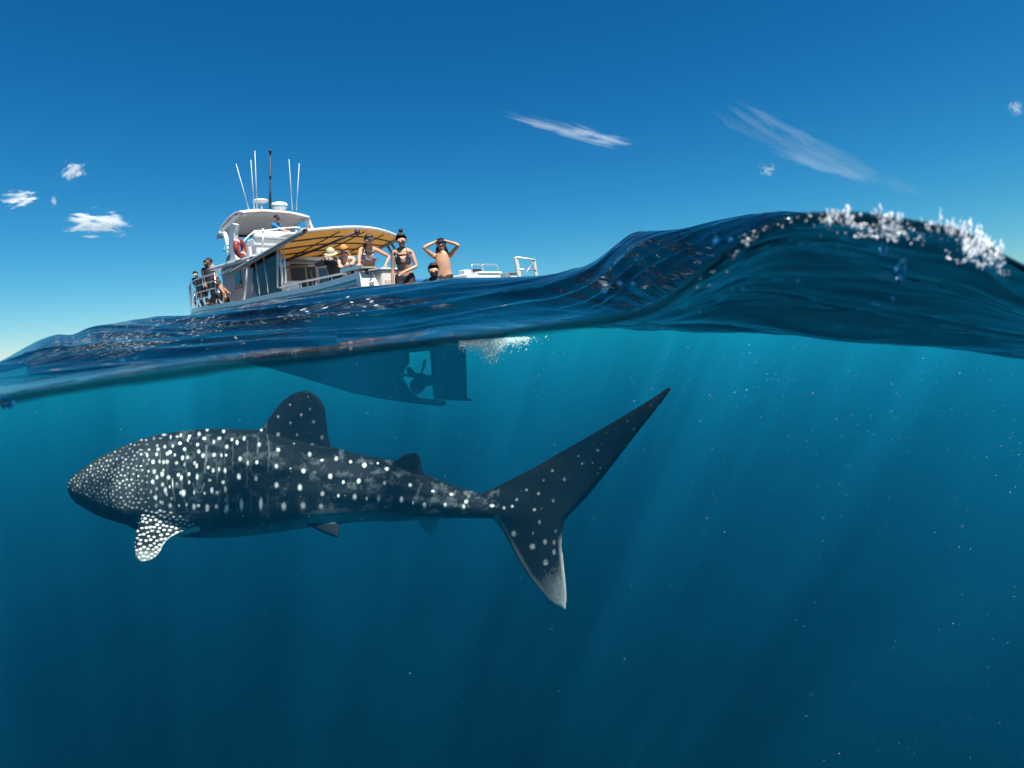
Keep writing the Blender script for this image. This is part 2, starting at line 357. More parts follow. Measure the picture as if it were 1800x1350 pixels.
# skin pattern, laid along the flank (length and height on the body), the same on both sides
n_v = len(me2.vertices); co = np.empty(n_v * 3, np.float32); me2.vertices.foreach_get('co', co); co = co.reshape(-1, 3).astype(float)
nz = np.empty(n_v * 3, np.float32); me2.vertices.foreach_get('normal', nz); nz = nz.reshape(-1, 3)
zc = co @ FW; U_ = 900 + FPX * (co @ RT) / zc; V_ = 675 - FPX * (co @ UP) / zc
A_ = lambda L_, ox, oy, k: [(ox + x / k, oy + y / k, *r) for x, y, *r in L_]
SP = A_([(572,417,9,10),(640,432,8,9),(710,465,8,12),(801,430,8,11),(888,448,9,11),(957,450,5,7),(1035,472,10,13),(1078,495,8,14),(1130,490,9,12),(1240,513,10,12),(1320,525,5,6),
  (1393,540,11,13),(1428,445,10,13),(1497,478,9,7),(1578,470,10,11),(1660,487,7,9),(1737,507,11,13),(1545,570,11,14),(1618,602,7,9),(1705,597,11,14),(544,487,9,11),(602,490,7,11),
  (595,558,10,13),(703,578,8,14),(790,510,7,13),(793,572,7,14),(883,537,9,12),(950,537,8,14),(1028,572,11,16),(1125,582,9,14),(1240,618,11,15),(1373,633,12,18),(1500,668,11,13),
  (1590,680,7,9),(1683,690,11,16),(1750,697,6,11),(540,600,8,12),(613,650,9,18),(715,665,12,18),(876,650,9,16),(952,645,8,17),(775,742,11,17),(850,747,11,19),(960,750,12,20),
  (1043,730,10,32),(1152,725,10,32),(1282,740,13,22),(1390,735,14,18),(1492,740,12,14),(833,355,10,8),(918,355,10,8),(988,362,7,9),(1058,355,9,12),(1143,390,9,12),(1018,378,7,13),
  (1155,308,7,7),(750,340,9,5),(740,365,5,9),(680,345,10,5),(608,335,12,6),(585,355,9,4),(510,450,7,11),(470,420,7,5),(654,610,4,26),(560,690,7,14),(640,735,9,12),(585,715,6,10)], 100, 660, 3.214)
SP += A_([(1250,232,6,8),(1380,222,7,9),(1450,262,9,10),(1250,332,10,11),(1357,335,7,9),(1498,350,9,13),(1443,388,11,7),(1250,420,11,11),(1320,268,6,8),(1317,165,6,7),(1340,385,5,5),(1420,120,5,5),(1430,190,5,6)], 100, 660, 3.214)
SP += A_([(120,472,10,11),(192,463,5,6),(240,493,11,10),(50,455,7,9),(92,555,10,13),(228,567,9,12),(363,577,10,10),(12,560,7,9),(70,642,9,17),(132,650,4,10),(197,653,9,18),(317,655,10,18),
  (378,672,4,9),(437,685,11,14),(483,610,11,8),(580,627,11,8),(548,682,9,12),(658,665,10,10),(646,692,8,15),(796,687,12,8),(858,699,9,9),(902,690,8,8),(925,655,8,8),(977,603,7,7),(1040,622,8,9),
  (1067,553,7,6),(1113,502,8,8),(1177,547,9,10),(1018,708,9,9),(1117,660,8,10),(1045,773,8,12),(1010,832,5,8),(912,834,16,15),(1008,902,15,15),(1074,877,11,15),(1122,880,8,14),(1122,932,9,14),
  (1077,984,13,17),(1353,395,9,6),(1270,465,7,8),(1250,425,7,6),(1130,820,5,9)], 600, 660, 3.0)
spot = np.zeros(n_v)
jit = (vnoise(U_ * .35, V_ * .35) + .6 * vnoise(U_ * .8 + 9, V_ * .8)) * .55
def stamp(x, y, rx, ry, val=1.0, soft=.35):
    r = np.nonzero((np.abs(U_ - x) < rx * 2.2) & (np.abs(V_ - y) < ry * 2.2))[0]
    if not len(r): return
    d = np.hypot((U_[r] - x) / rx, (V_[r] - y) / ry) + jit[r] * .5
    spot[r] = np.maximum(spot[r], val * np.clip((1 + soft - d) / (2 * soft), 0, 1))
rs = np.random.default_rng(11)
for x, y, rx, ry in SP: stamp(x, y, rx / 3.7, ry / 3.6, .45 + .55 * rs.random(), .5)
# crowded small spots on the head, the gill region and the pectoral fins
pts = []
def scatter(inside, dens, tries, box):
    for _ in range(tries):
        x, y = rs.uniform(box[0], box[2]), rs.uniform(box[1], box[3])
        if not inside(x, y): continue
        r = dens(x, y)
        if all((x - a)**2 + (y - b)**2 > r * r for a, b in pts[-900:]): pts.append((x, y))
tci = lambda x: float(np.interp(x, *zip(*TOPL)))
scatter(lambda x, y: y > tci(x) - 1 and y < np.interp(x, [119, 150, 200, 260], [857, 872, 892, 895]), lambda x, y: 5.4 + max(0, x - 190) * .03, 9000, (119, 750, 262, 896))
nh = len(pts)
for x, y in pts: stamp(x, y, rs.uniform(1.0, 1.9) * (1 + max(0, x - 180) * .004), rs.uniform(1.1, 2.0), rs.uniform(.25, 1.0) ** 1.2, .5)
p0 = len(pts)
PEC = [(262,893),(248,905),(239,930),(235,962),(238,980),(250,988),(266,986),(277,975),(290,955),(310,942),(346,929),(335,915),(300,900)]
def inpoly(x, y, P):
    c = False
    for (x1, y1), (x2, y2) in zip(P, P[1:] + P[:1]):
        if (y1 > y) != (y2 > y) and x < (x2 - x1) * (y - y1) / (y2 - y1) + x1: c = not c
    return c
scatter(lambda x, y: inpoly(x, y, PEC), lambda x, y: 6.6, 6000, (234, 885, 350, 990))
for x, y in pts[p0:]: stamp(x, y, rs.uniform(1.9, 3.1), rs.uniform(1.3, 2.0), rs.uniform(.6, 1), .4)
p1 = len(pts)                                     # loose small spots over the shoulder
scatter(lambda x, y: y > tci(x) and y < 900, lambda x, y: 9.5 + (x - 250) * .05, 900, (250, 752, 400, 900))
for x, y in pts[p1:]: stamp(x, y, rs.uniform(1.5, 2.6), rs.uniform(2, 3.4), rs.uniform(.25, .8), .6)
# pale vertical and horizontal lines of the checkerboard
line = np.zeros(n_v)
def stroke(P, wd, val):
    P = spline(P, 40); P = P + np.stack([vnoise(P[:, 1] * .13 + P[0, 0], P[:, 0] * .05) * 1.5, P[:, 1] * 0], 1)
    r = np.nonzero((U_ > P[:, 0].min() - 6) & (U_ < P[:, 0].max() + 6) & (V_ > P[:, 1].min() - 6) & (V_ < P[:, 1].max() + 6))[0]
    if not len(r): return
    dd = np.min(np.hypot(U_[r][:, None] - P[None, :, 0], V_[r][:, None] - P[None, :, 1]), axis=1)
    line[r] = np.maximum(line[r], val * np.clip(1.5 - dd / wd, 0, 1) * (.55 + np.clip(vnoise(U_[r] * .22, V_[r] * .16) * 1.6 + .3, 0, .6)))
for P, wd, val in [q_ for q_ in [([(303,842),(304,860),(308,880)],1.3,.7),([(363,785),(362,805),(360,830)],1.6,.75),([(340,850),(346,864),(352,866),(358,850)],1.4,.5),([(281,790),(282,805)],1.2,.4),
    ([(327,790),(326,815),(330,845)],1.2,.35),([(380,800),(382,850)],1.2,.3),([(395,795),(397,850)],1.2,.3),([(410,770),(409,830)],1.2,.35),([(435,775),(434,860)],1.3,.35),([(470,765),(473,790),(471,830)],1.5,.5),
    ([(455,770),(452,795)],1.6,.5),([(510,815),(508,858)],1.2,.45),([(530,800),(516,830)],1.4,.3),([(560,820),(552,860)],1.3,.4),([(617,805),(608,830)],1.6,.5),([(660,815),(650,850)],1.6,.4),([(690,830),(700,836)],2.5,.5),
    ([(740,850),(728,885)],2,.4),([(770,858),(755,890)],2.2,.4),([(800,864),(786,892)],2.2,.4),([(825,872),(812,895)],2,.35),([(862,890),(896,905)],1.6,.5),
    ([(400,868),(398,905)],2,.45),([(385,865),(383,905)],1.6,.35),([(418,870),(416,908)],1.8,.35),([(440,860),(441,905)],1.4,.3),([(470,868),(472,905)],1.6,.35),
    ([(270,840),(276,880),(290,905)],1.2,.4),([(318,830),(322,870),(330,900)],1.2,.35),([(295,815),(293,850)],1.1,.3)] if q_[0][0][0] < 475 or q_[1] > 1.8]: stroke(P, wd, val)
mott = np.clip(vnoise(U_ * .06, V_ * .09) + .6 * vnoise(U_ * .17 + 4, V_ * .2) + .4 * vnoise(U_ * .45, V_ * .4) - .05, 0, 1)
# dark seams: the gill slits and the mouth corner
dark = np.zeros(n_v); keep = line.copy(); line[:] = 0
for P in ([(203,828),(193,845),(190,868),(195,888),(204,905)],[(236,812),(228,826),(226,842)],[(250,808),(242,824),(240,845),(243,880)],[(262,815),(257,832),(256,865),(258,890)]): stroke(P, 1.1, 1.6)
dark, line = np.clip(line, 0, 1), keep
# pale belly below the lateral keel, pale lower tail lobe and pectoral rim
by = np.interp(U_, [119,150,200,260,330,400,470,530,560,640,720,800,885,905], [876,905,935,960,936,925,918,905,892,894,899,904,908,960])
pale = np.clip((V_ - by + jit * 10) / 18, 0, 1) * (U_ < 900) * .42
lob = (U_ > 868) & (V_ > 905)
gl_ = np.clip((V_ - 985 + (U_ - 980) * .9 + jit * 34) / 95, 0, 1) ** 1.4 * .75
rim = np.clip(1 - np.abs(U_ - np.interp(V_, [915, 950, 1000, 1070], [1000, 989, 993, 997])) / 9, 0, 1) * np.clip((V_ - 930) / 40, 0, 1) * .6
frontl = np.clip((np.interp(V_, [905, 944, 1009, 1071], [880, 900, 938, 1000]) - U_) / 22, 0, 1) * .55
pale = np.where(lob, np.maximum.reduce([gl_, rim, frontl]), pale)
pec = np.zeros(n_v, bool); ip = np.nonzero((U_ > 230) & (U_ < 352) & (V_ > 925) & (V_ < 995))[0]; pec[ip] = True
TEp = spline([(348,930),(322,937),(303,946),(290,958),(282,973),(272,983),(256,989),(244,986)], 60)
dd = np.min(np.hypot(U_[ip][:, None] - TEp[None, :, 0], V_[ip][:, None] - TEp[None, :, 1]), axis=1)
pr_ = np.zeros(n_v); pr_[ip] = np.clip(1.3 - dd / 5, 0, 1) * .9
pale = np.where(pec & (U_ < 352), np.maximum(pr_, np.clip((V_ - 962) / 60, 0, .35)), pale)
pale = np.where((U_ > 722) & (U_ < 780) & (V_ > 909), .55, pale)
pale = np.where((U_ > 540) & (U_ < 602) & (V_ > 919) & (V_ < 950), 0, pale)
fin_dark = ((V_ < np.interp(U_, [450, 480, 600], [762, 778, 800])) & (U_ > 470) & (U_ < 596)) | ((V_ < np.interp(U_, [690, 760], [818, 845])) & (U_ > 690) & (U_ < 755)) | ((U_ > 905) & (V_ < 990)) | ((U_ > 535) & (U_ < 602) & (V_ > 921) & (V_ < 950))
white = np.clip(np.maximum(spot, line * .14), 0, 1)
white = np.where(fin_dark, white * .33, white)
grey = np.where(fin_dark | (U_ > 878), 0, mott) * np.interp(U_, [120, 370, 600, 850], [.9, .6, 1.0, 1.4])
grey = np.maximum(grey, .42 * np.clip((310 - U_) / 80, 0, 1) * np.clip((np.interp(U_, [119, 150, 200, 260], [860, 878, 900, 905]) - V_) / 10, 0, 1) * (V_ < 925))
ca_ = me2.color_attributes.new('skin', 'FLOAT_COLOR', 'POINT')
ca_.data.foreach_set('color', np.stack([white, pale, grey, dark], -1).astype(np.float32).ravel())

def mixc(t, fac, a, b):
    m_ = N(t, 'ShaderNodeMix', data_type='RGBA', clamp_factor=True)
    if isinstance(fac, float): m_.inputs[0].default_value = fac
    else: L(t, fac, m_.inputs[0])
    for i_, c in ((6, a), (7, b)):
        if isinstance(c, tuple): m_.inputs[i_].default_value = (*c, 1)
        else: L(t, c, m_.inputs[i_])
    return m_.outputs[2]
msk, t, out = new_mat('shark_skin')
at_ = N(t, 'ShaderNodeAttribute', attribute_name='skin'); sp = N(t, 'ShaderNodeSeparateColor'); L(t, at_.outputs['Color'], sp.inputs[0])
c0 = mixc(t, sp.outputs[2], (.004, .006, .007), (.075, .095, .10))
c1 = mixc(t, sp.outputs[1], c0, (.46, .52, .52))
c2 = mixc(t, sp.outputs[0], c1, (.60, .70, .70))
c3 = mixc(t, at_.outputs['Alpha'], c2, (.006, .008, .01))
nn = N(t, 'ShaderNodeTexNoise', ins={'Scale': 90.0, 'Detail': 4.0}); tcn = N(t, 'ShaderNodeTexCoord'); L(t, tcn.outputs['Object'], nn.inputs[0])
bpn = N(t, 'ShaderNodeBump', ins={'Strength': .25, 'Distance': .01}); L(t, nn.outputs[0], bpn.inputs['Height'])
pb_ = N(t, 'ShaderNodeBsdfPrincipled', ins={'Roughness': .62, 'Specular IOR Level': .05}); L(t, c3, pb_.inputs['Base Color']); L(t, bpn.outputs[0], pb_.inputs['Normal'])
L(t, pb_.outputs[0], out.inputs['Surface'])
me2.materials.clear(); me2.materials.append(msk)
shark = bpy.data.objects.new('whale_shark', me2); COL.objects.link(shark); smooth(shark)
tag(shark, 'large dark whale shark covered in white spots swimming below the surface', 'whale shark')

# ------------------------------------------------------------------ dive boat
_PC, _B = at(662, 500, 11.0), at(348, 550, 22.0)
BEAM = 4.4; BH = np.array([-.74, .67, 0.]); BS = np.array([.67, .74, 0.])
for _ in range(40):
    _sc = _PC + BS * BEAM / 2; BH = _B - _sc; BH[2] = 0; BH /= np.linalg.norm(BH); BS = np.array([BH[1], -BH[0], 0])
BO = _PC + BS * BEAM / 2; BO[2] = -.05
BP = -BS; BZ = np.array([0, 0, 1.0]); AX = [BH, BP, BZ]
def on(px, py, axis, val):                       # point of the boat (forward, port, up) on one of its planes
    d = ray(px, py); n = AX[axis]; q = d * ((val + BO @ n) / (d @ n)) - BO
    return np.array([q @ BH, q @ BP, q @ BZ])
boat = bpy.data.objects.new('dive_boat', None); COL.objects.link(boat)
boat.matrix_world = Matrix([[BH[i], BP[i], BZ[i], BO[i]] for i in range(3)] + [[0, 0, 0, 1]])
tag(boat, 'white dive boat with orange lined awning carrying people in swimwear', 'boat')

def pmat(name, col, rough=.5, spec=.4, metal=0., bump=0., scale=30., var=0.):
    m, t, out = new_mat(name)
    p = N(t, 'ShaderNodeBsdfPrincipled', ins={'Base Color': (*col, 1), 'Roughness': rough, 'Metallic': metal, 'Specular IOR Level': spec})
    if bump or var:
        tc_ = N(t, 'ShaderNodeTexCoord'); n_ = N(t, 'ShaderNodeTexNoise', ins={'Scale': scale, 'Detail': 5.0}); L(t, tc_.outputs['Object'], n_.inputs[0])
        if bump:
            b_ = N(t, 'ShaderNodeBump', ins={'Strength': bump, 'Distance': .02}); L(t, n_.outputs[0], b_.inputs['Height']); L(t, b_.outputs[0], p.inputs['Normal'])
        if var:
            L(t, mixc(t, n_.outputs[0], tuple(c * (1 - var) for c in col), tuple(min(1, c * (1 + var)) for c in col)), p.inputs['Base Color'])
    L(t, p.outputs[0], out.inputs['Surface']); return m
M = dict(gel=pmat('gelcoat', (.56, .575, .57), .3, .5, var=.12, scale=2.5), cream=pmat('cream_gelcoat', (.52, .48, .41), .4, var=.15, scale=3),
         hull=pmat('hull_paint', (.60, .66, .68), .25, .5, var=.1, scale=1.5), anti=pmat('bottom_paint', (.010, .012, .016), .8, .1, var=.3, scale=3),
         teal=pmat('teal_paint', (.05, .22, .28), .35), steel=pmat('steel_tube', (.62, .62, .62), .28, .5, .7), grey=pmat('grey_frame', (.20, .22, .21), .5, var=.2, scale=6),
         dark=pmat('dark_trim', (.02, .022, .025), .5), rubber=pmat('black_rubber', (.015, .015, .017), .7), glass=pmat('tinted_glass', (.03, .06, .09), .08, .8),
         brown=pmat('cabin_lining', (.20, .13, .085), .6, var=.3, scale=4), pink=pmat('faded_panel', (.40, .33, .31), .55, var=.15, scale=3), blue=pmat('blue_cushion', (.02, .12, .30), .6),
         wood=pmat('board', (.32, .28, .20), .5, var=.2, scale=8), orange=pmat('buoy_orange', (.26, .028, .018), .5, var=.25, scale=9), white=pmat('white_paint', (.64, .64, .63), .4),
         bronze=pmat('bronze', (.05, .045, .03), .5, .4, .3), linen=pmat('hardtop_liner', (.46, .42, .40), .7, var=.12, scale=5), cyan=pmat('cyan_foam', (.03, .30, .42), .5))
m_, t, out = new_mat('awning_canvas')
tcn = N(t, 'ShaderNodeTexCoord'); nn = N(t, 'ShaderNodeTexNoise', ins={'Scale': 3.0, 'Detail': 5.0}); L(t, tcn.outputs['Object'], nn.inputs[0])
cc = mixc(t, nn.outputs[0], (.52, .33, .12), (.60, .42, .18))
df = N(t, 'ShaderNodeBsdfDiffuse'); tl = N(t, 'ShaderNodeBsdfTranslucent'); L(t, cc, df.inputs[0]); L(t, cc, tl.inputs[0])
mx_ = N(t, 'ShaderNodeMixShader', ins={'Fac': .55}); L(t, df.outputs[0], mx_.inputs[1]); L(t, tl.outputs[0], mx_.inputs[2]); L(t, mx_.outputs[0], out.inputs['Surface']); M['canvas'] = m_
m_, t, out = new_mat('clear_screen')
g_ = N(t, 'ShaderNodeBsdfGlossy', ins={'Roughness': .06}); tr_ = N(t, 'ShaderNodeBsdfTransparent', ins={'Color': (.42, .55, .62, 1)}); f_ = N(t, 'ShaderNodeFresnel', ins={'IOR': 1.5})
mx_ = N(t, 'ShaderNodeMixShader'); L(t, f_.outputs[0], mx_.inputs[0]); L(t, tr_.outputs[0], mx_.inputs[1]); L(t, g_.outputs[0], mx_.inputs[2]); L(t, mx_.outputs[0], out.inputs['Surface']); M['screen'] = m_

def bm_obj(name, bm, mat, parent, shade=False):
    me = bpy.data.meshes.new(name); bm.to_mesh(me); bm.free(); me.materials.append(mat)
    o = bpy.data.objects.new(name, me); COL.objects.link(o)
    if parent is not None: o.parent = parent
    if shade: smooth(o)
    return o
def box(name, lo, hi, mat, parent, bev=.012, rot=None):
    lo, hi = np.minimum(lo, hi), np.maximum(lo, hi); bm = bmesh.new(); bmesh.ops.create_cube(bm, size=1)
    c, s_ = (lo + hi) / 2, hi - lo
    for v in bm.verts: v.co = Vector((v.co.x * s_[0], v.co.y * s_[1], v.co.z * s_[2]))
    b_ = min(bev, min(s_) * .35)
    if b_ > 0: bmesh.ops.bevel(bm, geom=bm.edges[:], offset=b_, segments=2, affect='EDGES', profile=.5)
    if rot is not None: bmesh.ops.transform(bm, matrix=rot.to_4x4(), verts=bm.verts)
    for v in bm.verts: v.co += Vector(c)
    return bm_obj(name, bm, mat, parent)
def tube_rings(P, r, n=8):
    P = [np.array(p, float) for p in P]; rs_ = r if hasattr(r, '__len__') else [r] * len(P); rings = []; ref = None
    for i, p in enumerate(P):
        d = P[min(i + 1, len(P) - 1)] - P[max(i - 1, 0)]; d /= np.linalg.norm(d) + 1e-9
        if ref is None: ref = np.array([0, 0, 1.]) if abs(d[2]) < .9 else np.array([1., 0, 0])
        a = np.cross(d, ref); a /= np.linalg.norm(a); b = np.cross(a, d); ref = b
        rings.append([p + rs_[i] * (a * math.cos(2 * math.pi * k / n) + b * math.sin(2 * math.pi * k / n)) for k in range(n)])
    return rings
def ring_mesh(name, rings, mat, parent, shade=True, closed=False):
    n = len(rings[0]); V = [p for r in rings for p in r]; F = []
    for a in range(len(rings) - (0 if closed else 1)):
        a2 = (a + 1) % len(rings)
        for b in range(n): F.append((a*n+b, a*n+(b+1) % n, a2*n+(b+1) % n, a2*n+b))
    if not closed: F.append(tuple(range(n))[::-1]); F.append(tuple((len(rings)-1)*n + b for b in range(n)))
    o = mesh_obj(name, V, F, mat, parent)
    bm = bmesh.new(); bm.from_mesh(o.data); bmesh.ops.recalc_face_normals(bm, faces=bm.faces); bm.to_mesh(o.data); bm.free()
    return smooth(o) if shade else o
def tube(name, P, r, mat, parent, n=8): return ring_mesh(name, tube_rings(P, r, n), mat, parent)
def bend(P, n=5):                                 # round a polyline off
    return spline(P, n * (len(P) - 1) + 1)
def prism(name, P, vec, mat, parent, bev=.01):    # a flat outline with thickness
    P = [np.array(p, float) for p in P]; v = np.array(vec, float); bm = bmesh.new()
    a = [bm.verts.new(tuple(p)) for p in P]; f = bm.faces.new(a); r = bmesh.ops.extrude_face_region(bm, geom=[f])
    bmesh.ops.translate(bm, vec=Vector(v), verts=[g for g in r['geom'] if isinstance(g, bmesh.types.BMVert)])
    bmesh.ops.recalc_face_normals(bm, faces=bm.faces)
    if bev: bmesh.ops.bevel(bm, geom=bm.edges[:], offset=bev, segments=1, affect='EDGES')
    return bm_obj(name, bm, mat, parent)

# hull: outer skin, inner liner and cockpit well in one loft
ST = [  # X, half beam, sheer, well floor, keel line, wall
    (.0, 2.16, 1.16, .30, -.42, .34), (.5, 2.19, 1.15, .30, -.45, .30), (2, 2.2, 1.06, .30, -.5, .24), (4, 2.2, 1.05, .30, -.5, .24), (5.58, 2.2, 1.03, .30, -.5, .24),
    (5.6, 2.2, 1.03, .98, -.5, .24), (7, 2.18, 1.05, 1.0, -.48, .2), (8.2, 2.05, 1.08, 1.03, -.42, .16), (9.6, 1.72, 1.12, 1.07, -.34, .12), (11, 1.28, 1.17, 1.12, -.22, .1),
    (12.2, .85, 1.2, 1.15, -.08, .08), (13.1, .48, 1.22, 1.18, .12, .06), (13.7, .2, 1.23, 1.2, .4, .05), (13.95, .06, 1.24, 1.22, .75, .02)]
rings = []
for i, (X, b, zs, fl, zk, wl) in enumerate(ST):
    pr = [(b, zs), (b * .995, zs * .7), (b * .97, zs * .42), (b * .93, .08), (b * .84, -.10), (b * .45, zk * .72), (0, zk)]
    sec = pr + [(-y, z) for y, z in pr[-2::-1]] + [(-(b - wl), zs), (-(b - wl), fl), (0, fl + .01), (b - wl, fl), (b - wl, zs)]
    rk = lambda z: (.50 * max(0, z) if i == 0 else 0)
    rings.append([np.array([X + rk(z), y, z]) for y, z in sec])
hull = ring_mesh('hull', rings, M['hull'], boat, shade=False)
def by_angle(o, deg=32):
    bm = bmesh.new(); bm.from_mesh(o.data)
    for e in bm.edges: e.smooth = len(e.link_faces) == 2 and e.calc_face_angle(0) < rad(deg)
    bm.to_mesh(o.data); bm.free(); smooth(o)
by_angle(hull)
me = hull.data; me.materials.append(M['anti']); me.materials.append(M['gel'])
for p in me.polygons:
    c = p.center
    if c.z < .0 and p.normal.z < .5: p.material_index = 1
    elif p.normal.z > .5 or c.x < .5: p.material_index = 2
box('rub_rail', (.62, 2.2, .955), (8.0, 2.235, .995), M['gel'], hull) if False else None
def stripe(z0, z1, x0, x1):
    P = []
    for X in np.linspace(x0, x1, 24):
        b = float(np.interp(X, [s_[0] for s_ in ST], [s_[1] for s_ in ST])); zs = float(np.interp(X, [s_[0] for s_ in ST], [s_[2] for s_ in ST]))
        f = lambda k: (b * np.interp(k, [.42, .7, 1], [.97, .995, 1.0]) + .006)
        P.append([np.array([X, f(z0), zs * z0]), np.array([X, f(z1), zs * z1]), np.array([X, f(z1) + .012, zs * z1]), np.array([X, f(z0) + .012, zs * z0])])
    return ring_mesh('stripe', P, M['teal'], hull, shade=False)
stripe(.875, .90, .6, 13.0); stripe(.80, .815, .6, 13.0)
# name on the quarter
tcu = bpy.data.curves.new('lettering', 'FONT'); tcu.body = 'Westcoaster 53'; tcu.size = .155; tcu.shear = .3; tcu.extrude = .004; tcu.align_x = 'CENTER'
to = bpy.data.objects.new('lettering', tcu); COL.objects.link(to); bpy.context.view_layer.update()
tme = bpy.data.meshes.new_from_object(to.evaluated_get(bpy.context.evaluated_depsgraph_get())); bpy.data.objects.remove(to)
tme.materials.clear(); tme.materials.append(pmat('letter_paint', (.03, .07, .10), .4))
lt = bpy.data.objects.new('lettering', tme); COL.objects.link(lt); lt.parent = hull
lt.matrix_local = Matrix(((-1, 0, 0, 1.12), (0, 0, 1, 2.197), (0, 1, 0, .70), (0, 0, 0, 1)))

# keel with the propeller aperture, rudder, propeller
KP = [(11.6, -.15), (10.5, -.60), (8.5, -.86), (6.5, -1.16), (4.5, -1.48), (3.2, -1.60), (2.2, -1.66), (1.05, -1.70), (1.05, -1.60), (2.0, -1.56), (2.25, -1.40), (2.5, -1.12), (2.42, -.92), (2.2, -.75), (2.16, -.42), (4, -.38), (8, -.35)]
prism('keel', [(x, -.10, z) for x, z in KP], (0, .20, 0), M['anti'], boat, .02)
prism('rudder', [(1.31, -.04, -.44), (1.33, -.04, -1.56), (.30, -.04, -1.57), (.12, -.04, -1.56), (.30, -.04, -1.50), (.19, -.04, -.38)], (0, .08, 0), M['anti'], boat, .015)
pr_ = tube('propeller', [(1.95, 0, -1.06), (1.8, 0, -1.06), (1.62, 0, -1.06), (1.56, 0, -1.06)], [.06, .09, .07, .02], M['bronze'], boat)
for k in range(4):
    a = k * math.pi / 2 + .5; rr = []
    for u in np.linspace(0, 1, 7):
        w_ = .05 + .13 * math.sin(math.pi * min(1, u * .9 + .12)); r_ = .06 + u * .36; tw = 1.0 - .55 * u
        e = np.array([0, math.cos(a), math.sin(a)]); q = np.array([0, -math.sin(a), math.cos(a)]); ch = q * math.cos(tw) + np.array([1, 0, 0]) * math.sin(tw); nn_ = np.cross(e, ch)
        c = np.array([1.76, 0, -1.06]) + e * r_
        rr.append([c - ch * w_, c + nn_ * .012, c + ch * w_, c - nn_ * .012])
    ring_mesh('blade', rr, M['bronze'], pr_)
tube('propeller_shaft', [(2.5, 0, -1.0), (1.9, 0, -1.06)], .035, M['bronze'], boat)
# stern
box('swim_platform', (-1.15, -1.9, -.12), (.02, 1.95, -.04), M['gel'], boat, .02)
box('boarding_step', (-1.14, 1.05, -.038), (-.72, 1.88, .24), M['gel'], boat, .02)
box('transom_wall', (.46, -1.84, .30), (.58, 1.20, .92), M['gel'], boat)
lk = box('transom_locker', (.34, 1.22, .28), (.86, 1.83, 1.17), M['cream'], boat, .03)
box('locker_door', (.322, 1.33, .52), (.342, 1.76, .98), M['pink'], lk, .02); tube('handle', [(.31, 1.40, .80), (.30, 1.40, .86), (.31, 1.40, .92)], .01, M['steel'], lk)
box('locker_lid', (.30, 1.20, 1.172), (.90, 1.85, 1.205), M['gel'], lk, .012)
cl = box('cleat', (.36, 1.985, .925), (.44, 2.045, .945), M['dark'], boat, .004, None)
cl.data.transform(Matrix.Translation((0, 0, 0)))
for dx in (-.05, .05):
    c0 = np.array([.43 + dx * .45, 2.02, .93 + dx * .9]); tube('horn', [c0, c0 + np.array([-.05, 0, .03]), c0 + np.array([-.06, 0, .03 + dx])], .012, M['dark'], cl)
box('cushion', (.36, -.08, .93), (.95, 1.18, 1.01), M['blue'], boat, .03)
bx = box('bait_station', (.05, -1.12, .62), (.62, -.10, 1.07), M['gel'], boat, .03)
box('lid', (.03, -1.14, 1.073), (.64, -.42, 1.115), M['white'], bx, .012); box('tap_block', (.2, -.38, 1.073), (.4, -.18, 1.17), M['white'], bx, .02)
for y0, y1 in ((-.30, -.62), (-.60, -1.08)):
    tube('rail', bend([(.1, y0, 1.1), (.1, y0, 1.24), (.1, (y0 + y1) / 2, 1.27), (.1, y1, 1.24), (.1, y1, 1.1)], 4), .013, M['steel'], bx)
box('tackle_tray', (.3, -.78, 1.117), (.5, -.55, 1.2), M['dark'], bx, .01)
fA, fB, fC, fD = on(908, 452, 0, .0), on(918, 489, 0, .0), on(946, 486, 0, .0), on(940, 457, 0, .0)
gt = prism('boarding_gate', [fA + np.array([0, .06, 0]), fB + np.array([0, .06, -.35]), fB + np.array([0, -.05, -.35]), fA + np.array([0, -.05, 0])], (.05, 0, 0), M['cream'], boat)
prism('gate_post', [fD + np.array([.0, .05, 0]), fC + np.array([0, .05, -.3]), fC + np.array([0, -.04, -.3]), fD + np.array([0, -.04, 0])], (.05, 0, 0), M['cream'], gt)
tube('top_bar', [fA, fD], .022, M['white'], gt); tube('rung', [fB * .35 + fA * .65 + np.array([0, 0, -.1]), fC * .35 + fD * .65 + np.array([0, 0, -.1])], .014, M['steel'], gt); tube('brace', [fB, fD], .012, M['steel'], gt)
# gunwale: low rail, stanchions, bait board
rl = tube('gunwale_rail', bend([(.95, 2.08, 1.20), (2.2, 2.10, 1.19), (3.4, 2.10, 1.18), (3.75, 2.08, 1.16)], 6), .018, M['steel'], boat)
for X in (1.0, 1.6, 2.2, 2.8, 3.35): tube('stanchion', [(X, 2.09, 1.04), (X, 2.09, 1.19)], .014, M['steel'], rl)
bd = box('bait_board', (.42, 1.86, 1.205), (1.15, 2.16, 1.235), M['wood'], boat, .01); box('board_leg', (.55, 1.95, 1.1), (.6, 2.02, 1.204), M['dark'], bd); box('board_leg', (1.0, 1.95, 1.07), (1.05, 2.02, 1.204), M['dark'], bd)
box('tray_lip', (.42, 2.161, 1.2), (1.15, 2.18, 1.265), M['steel'], bd, .004)
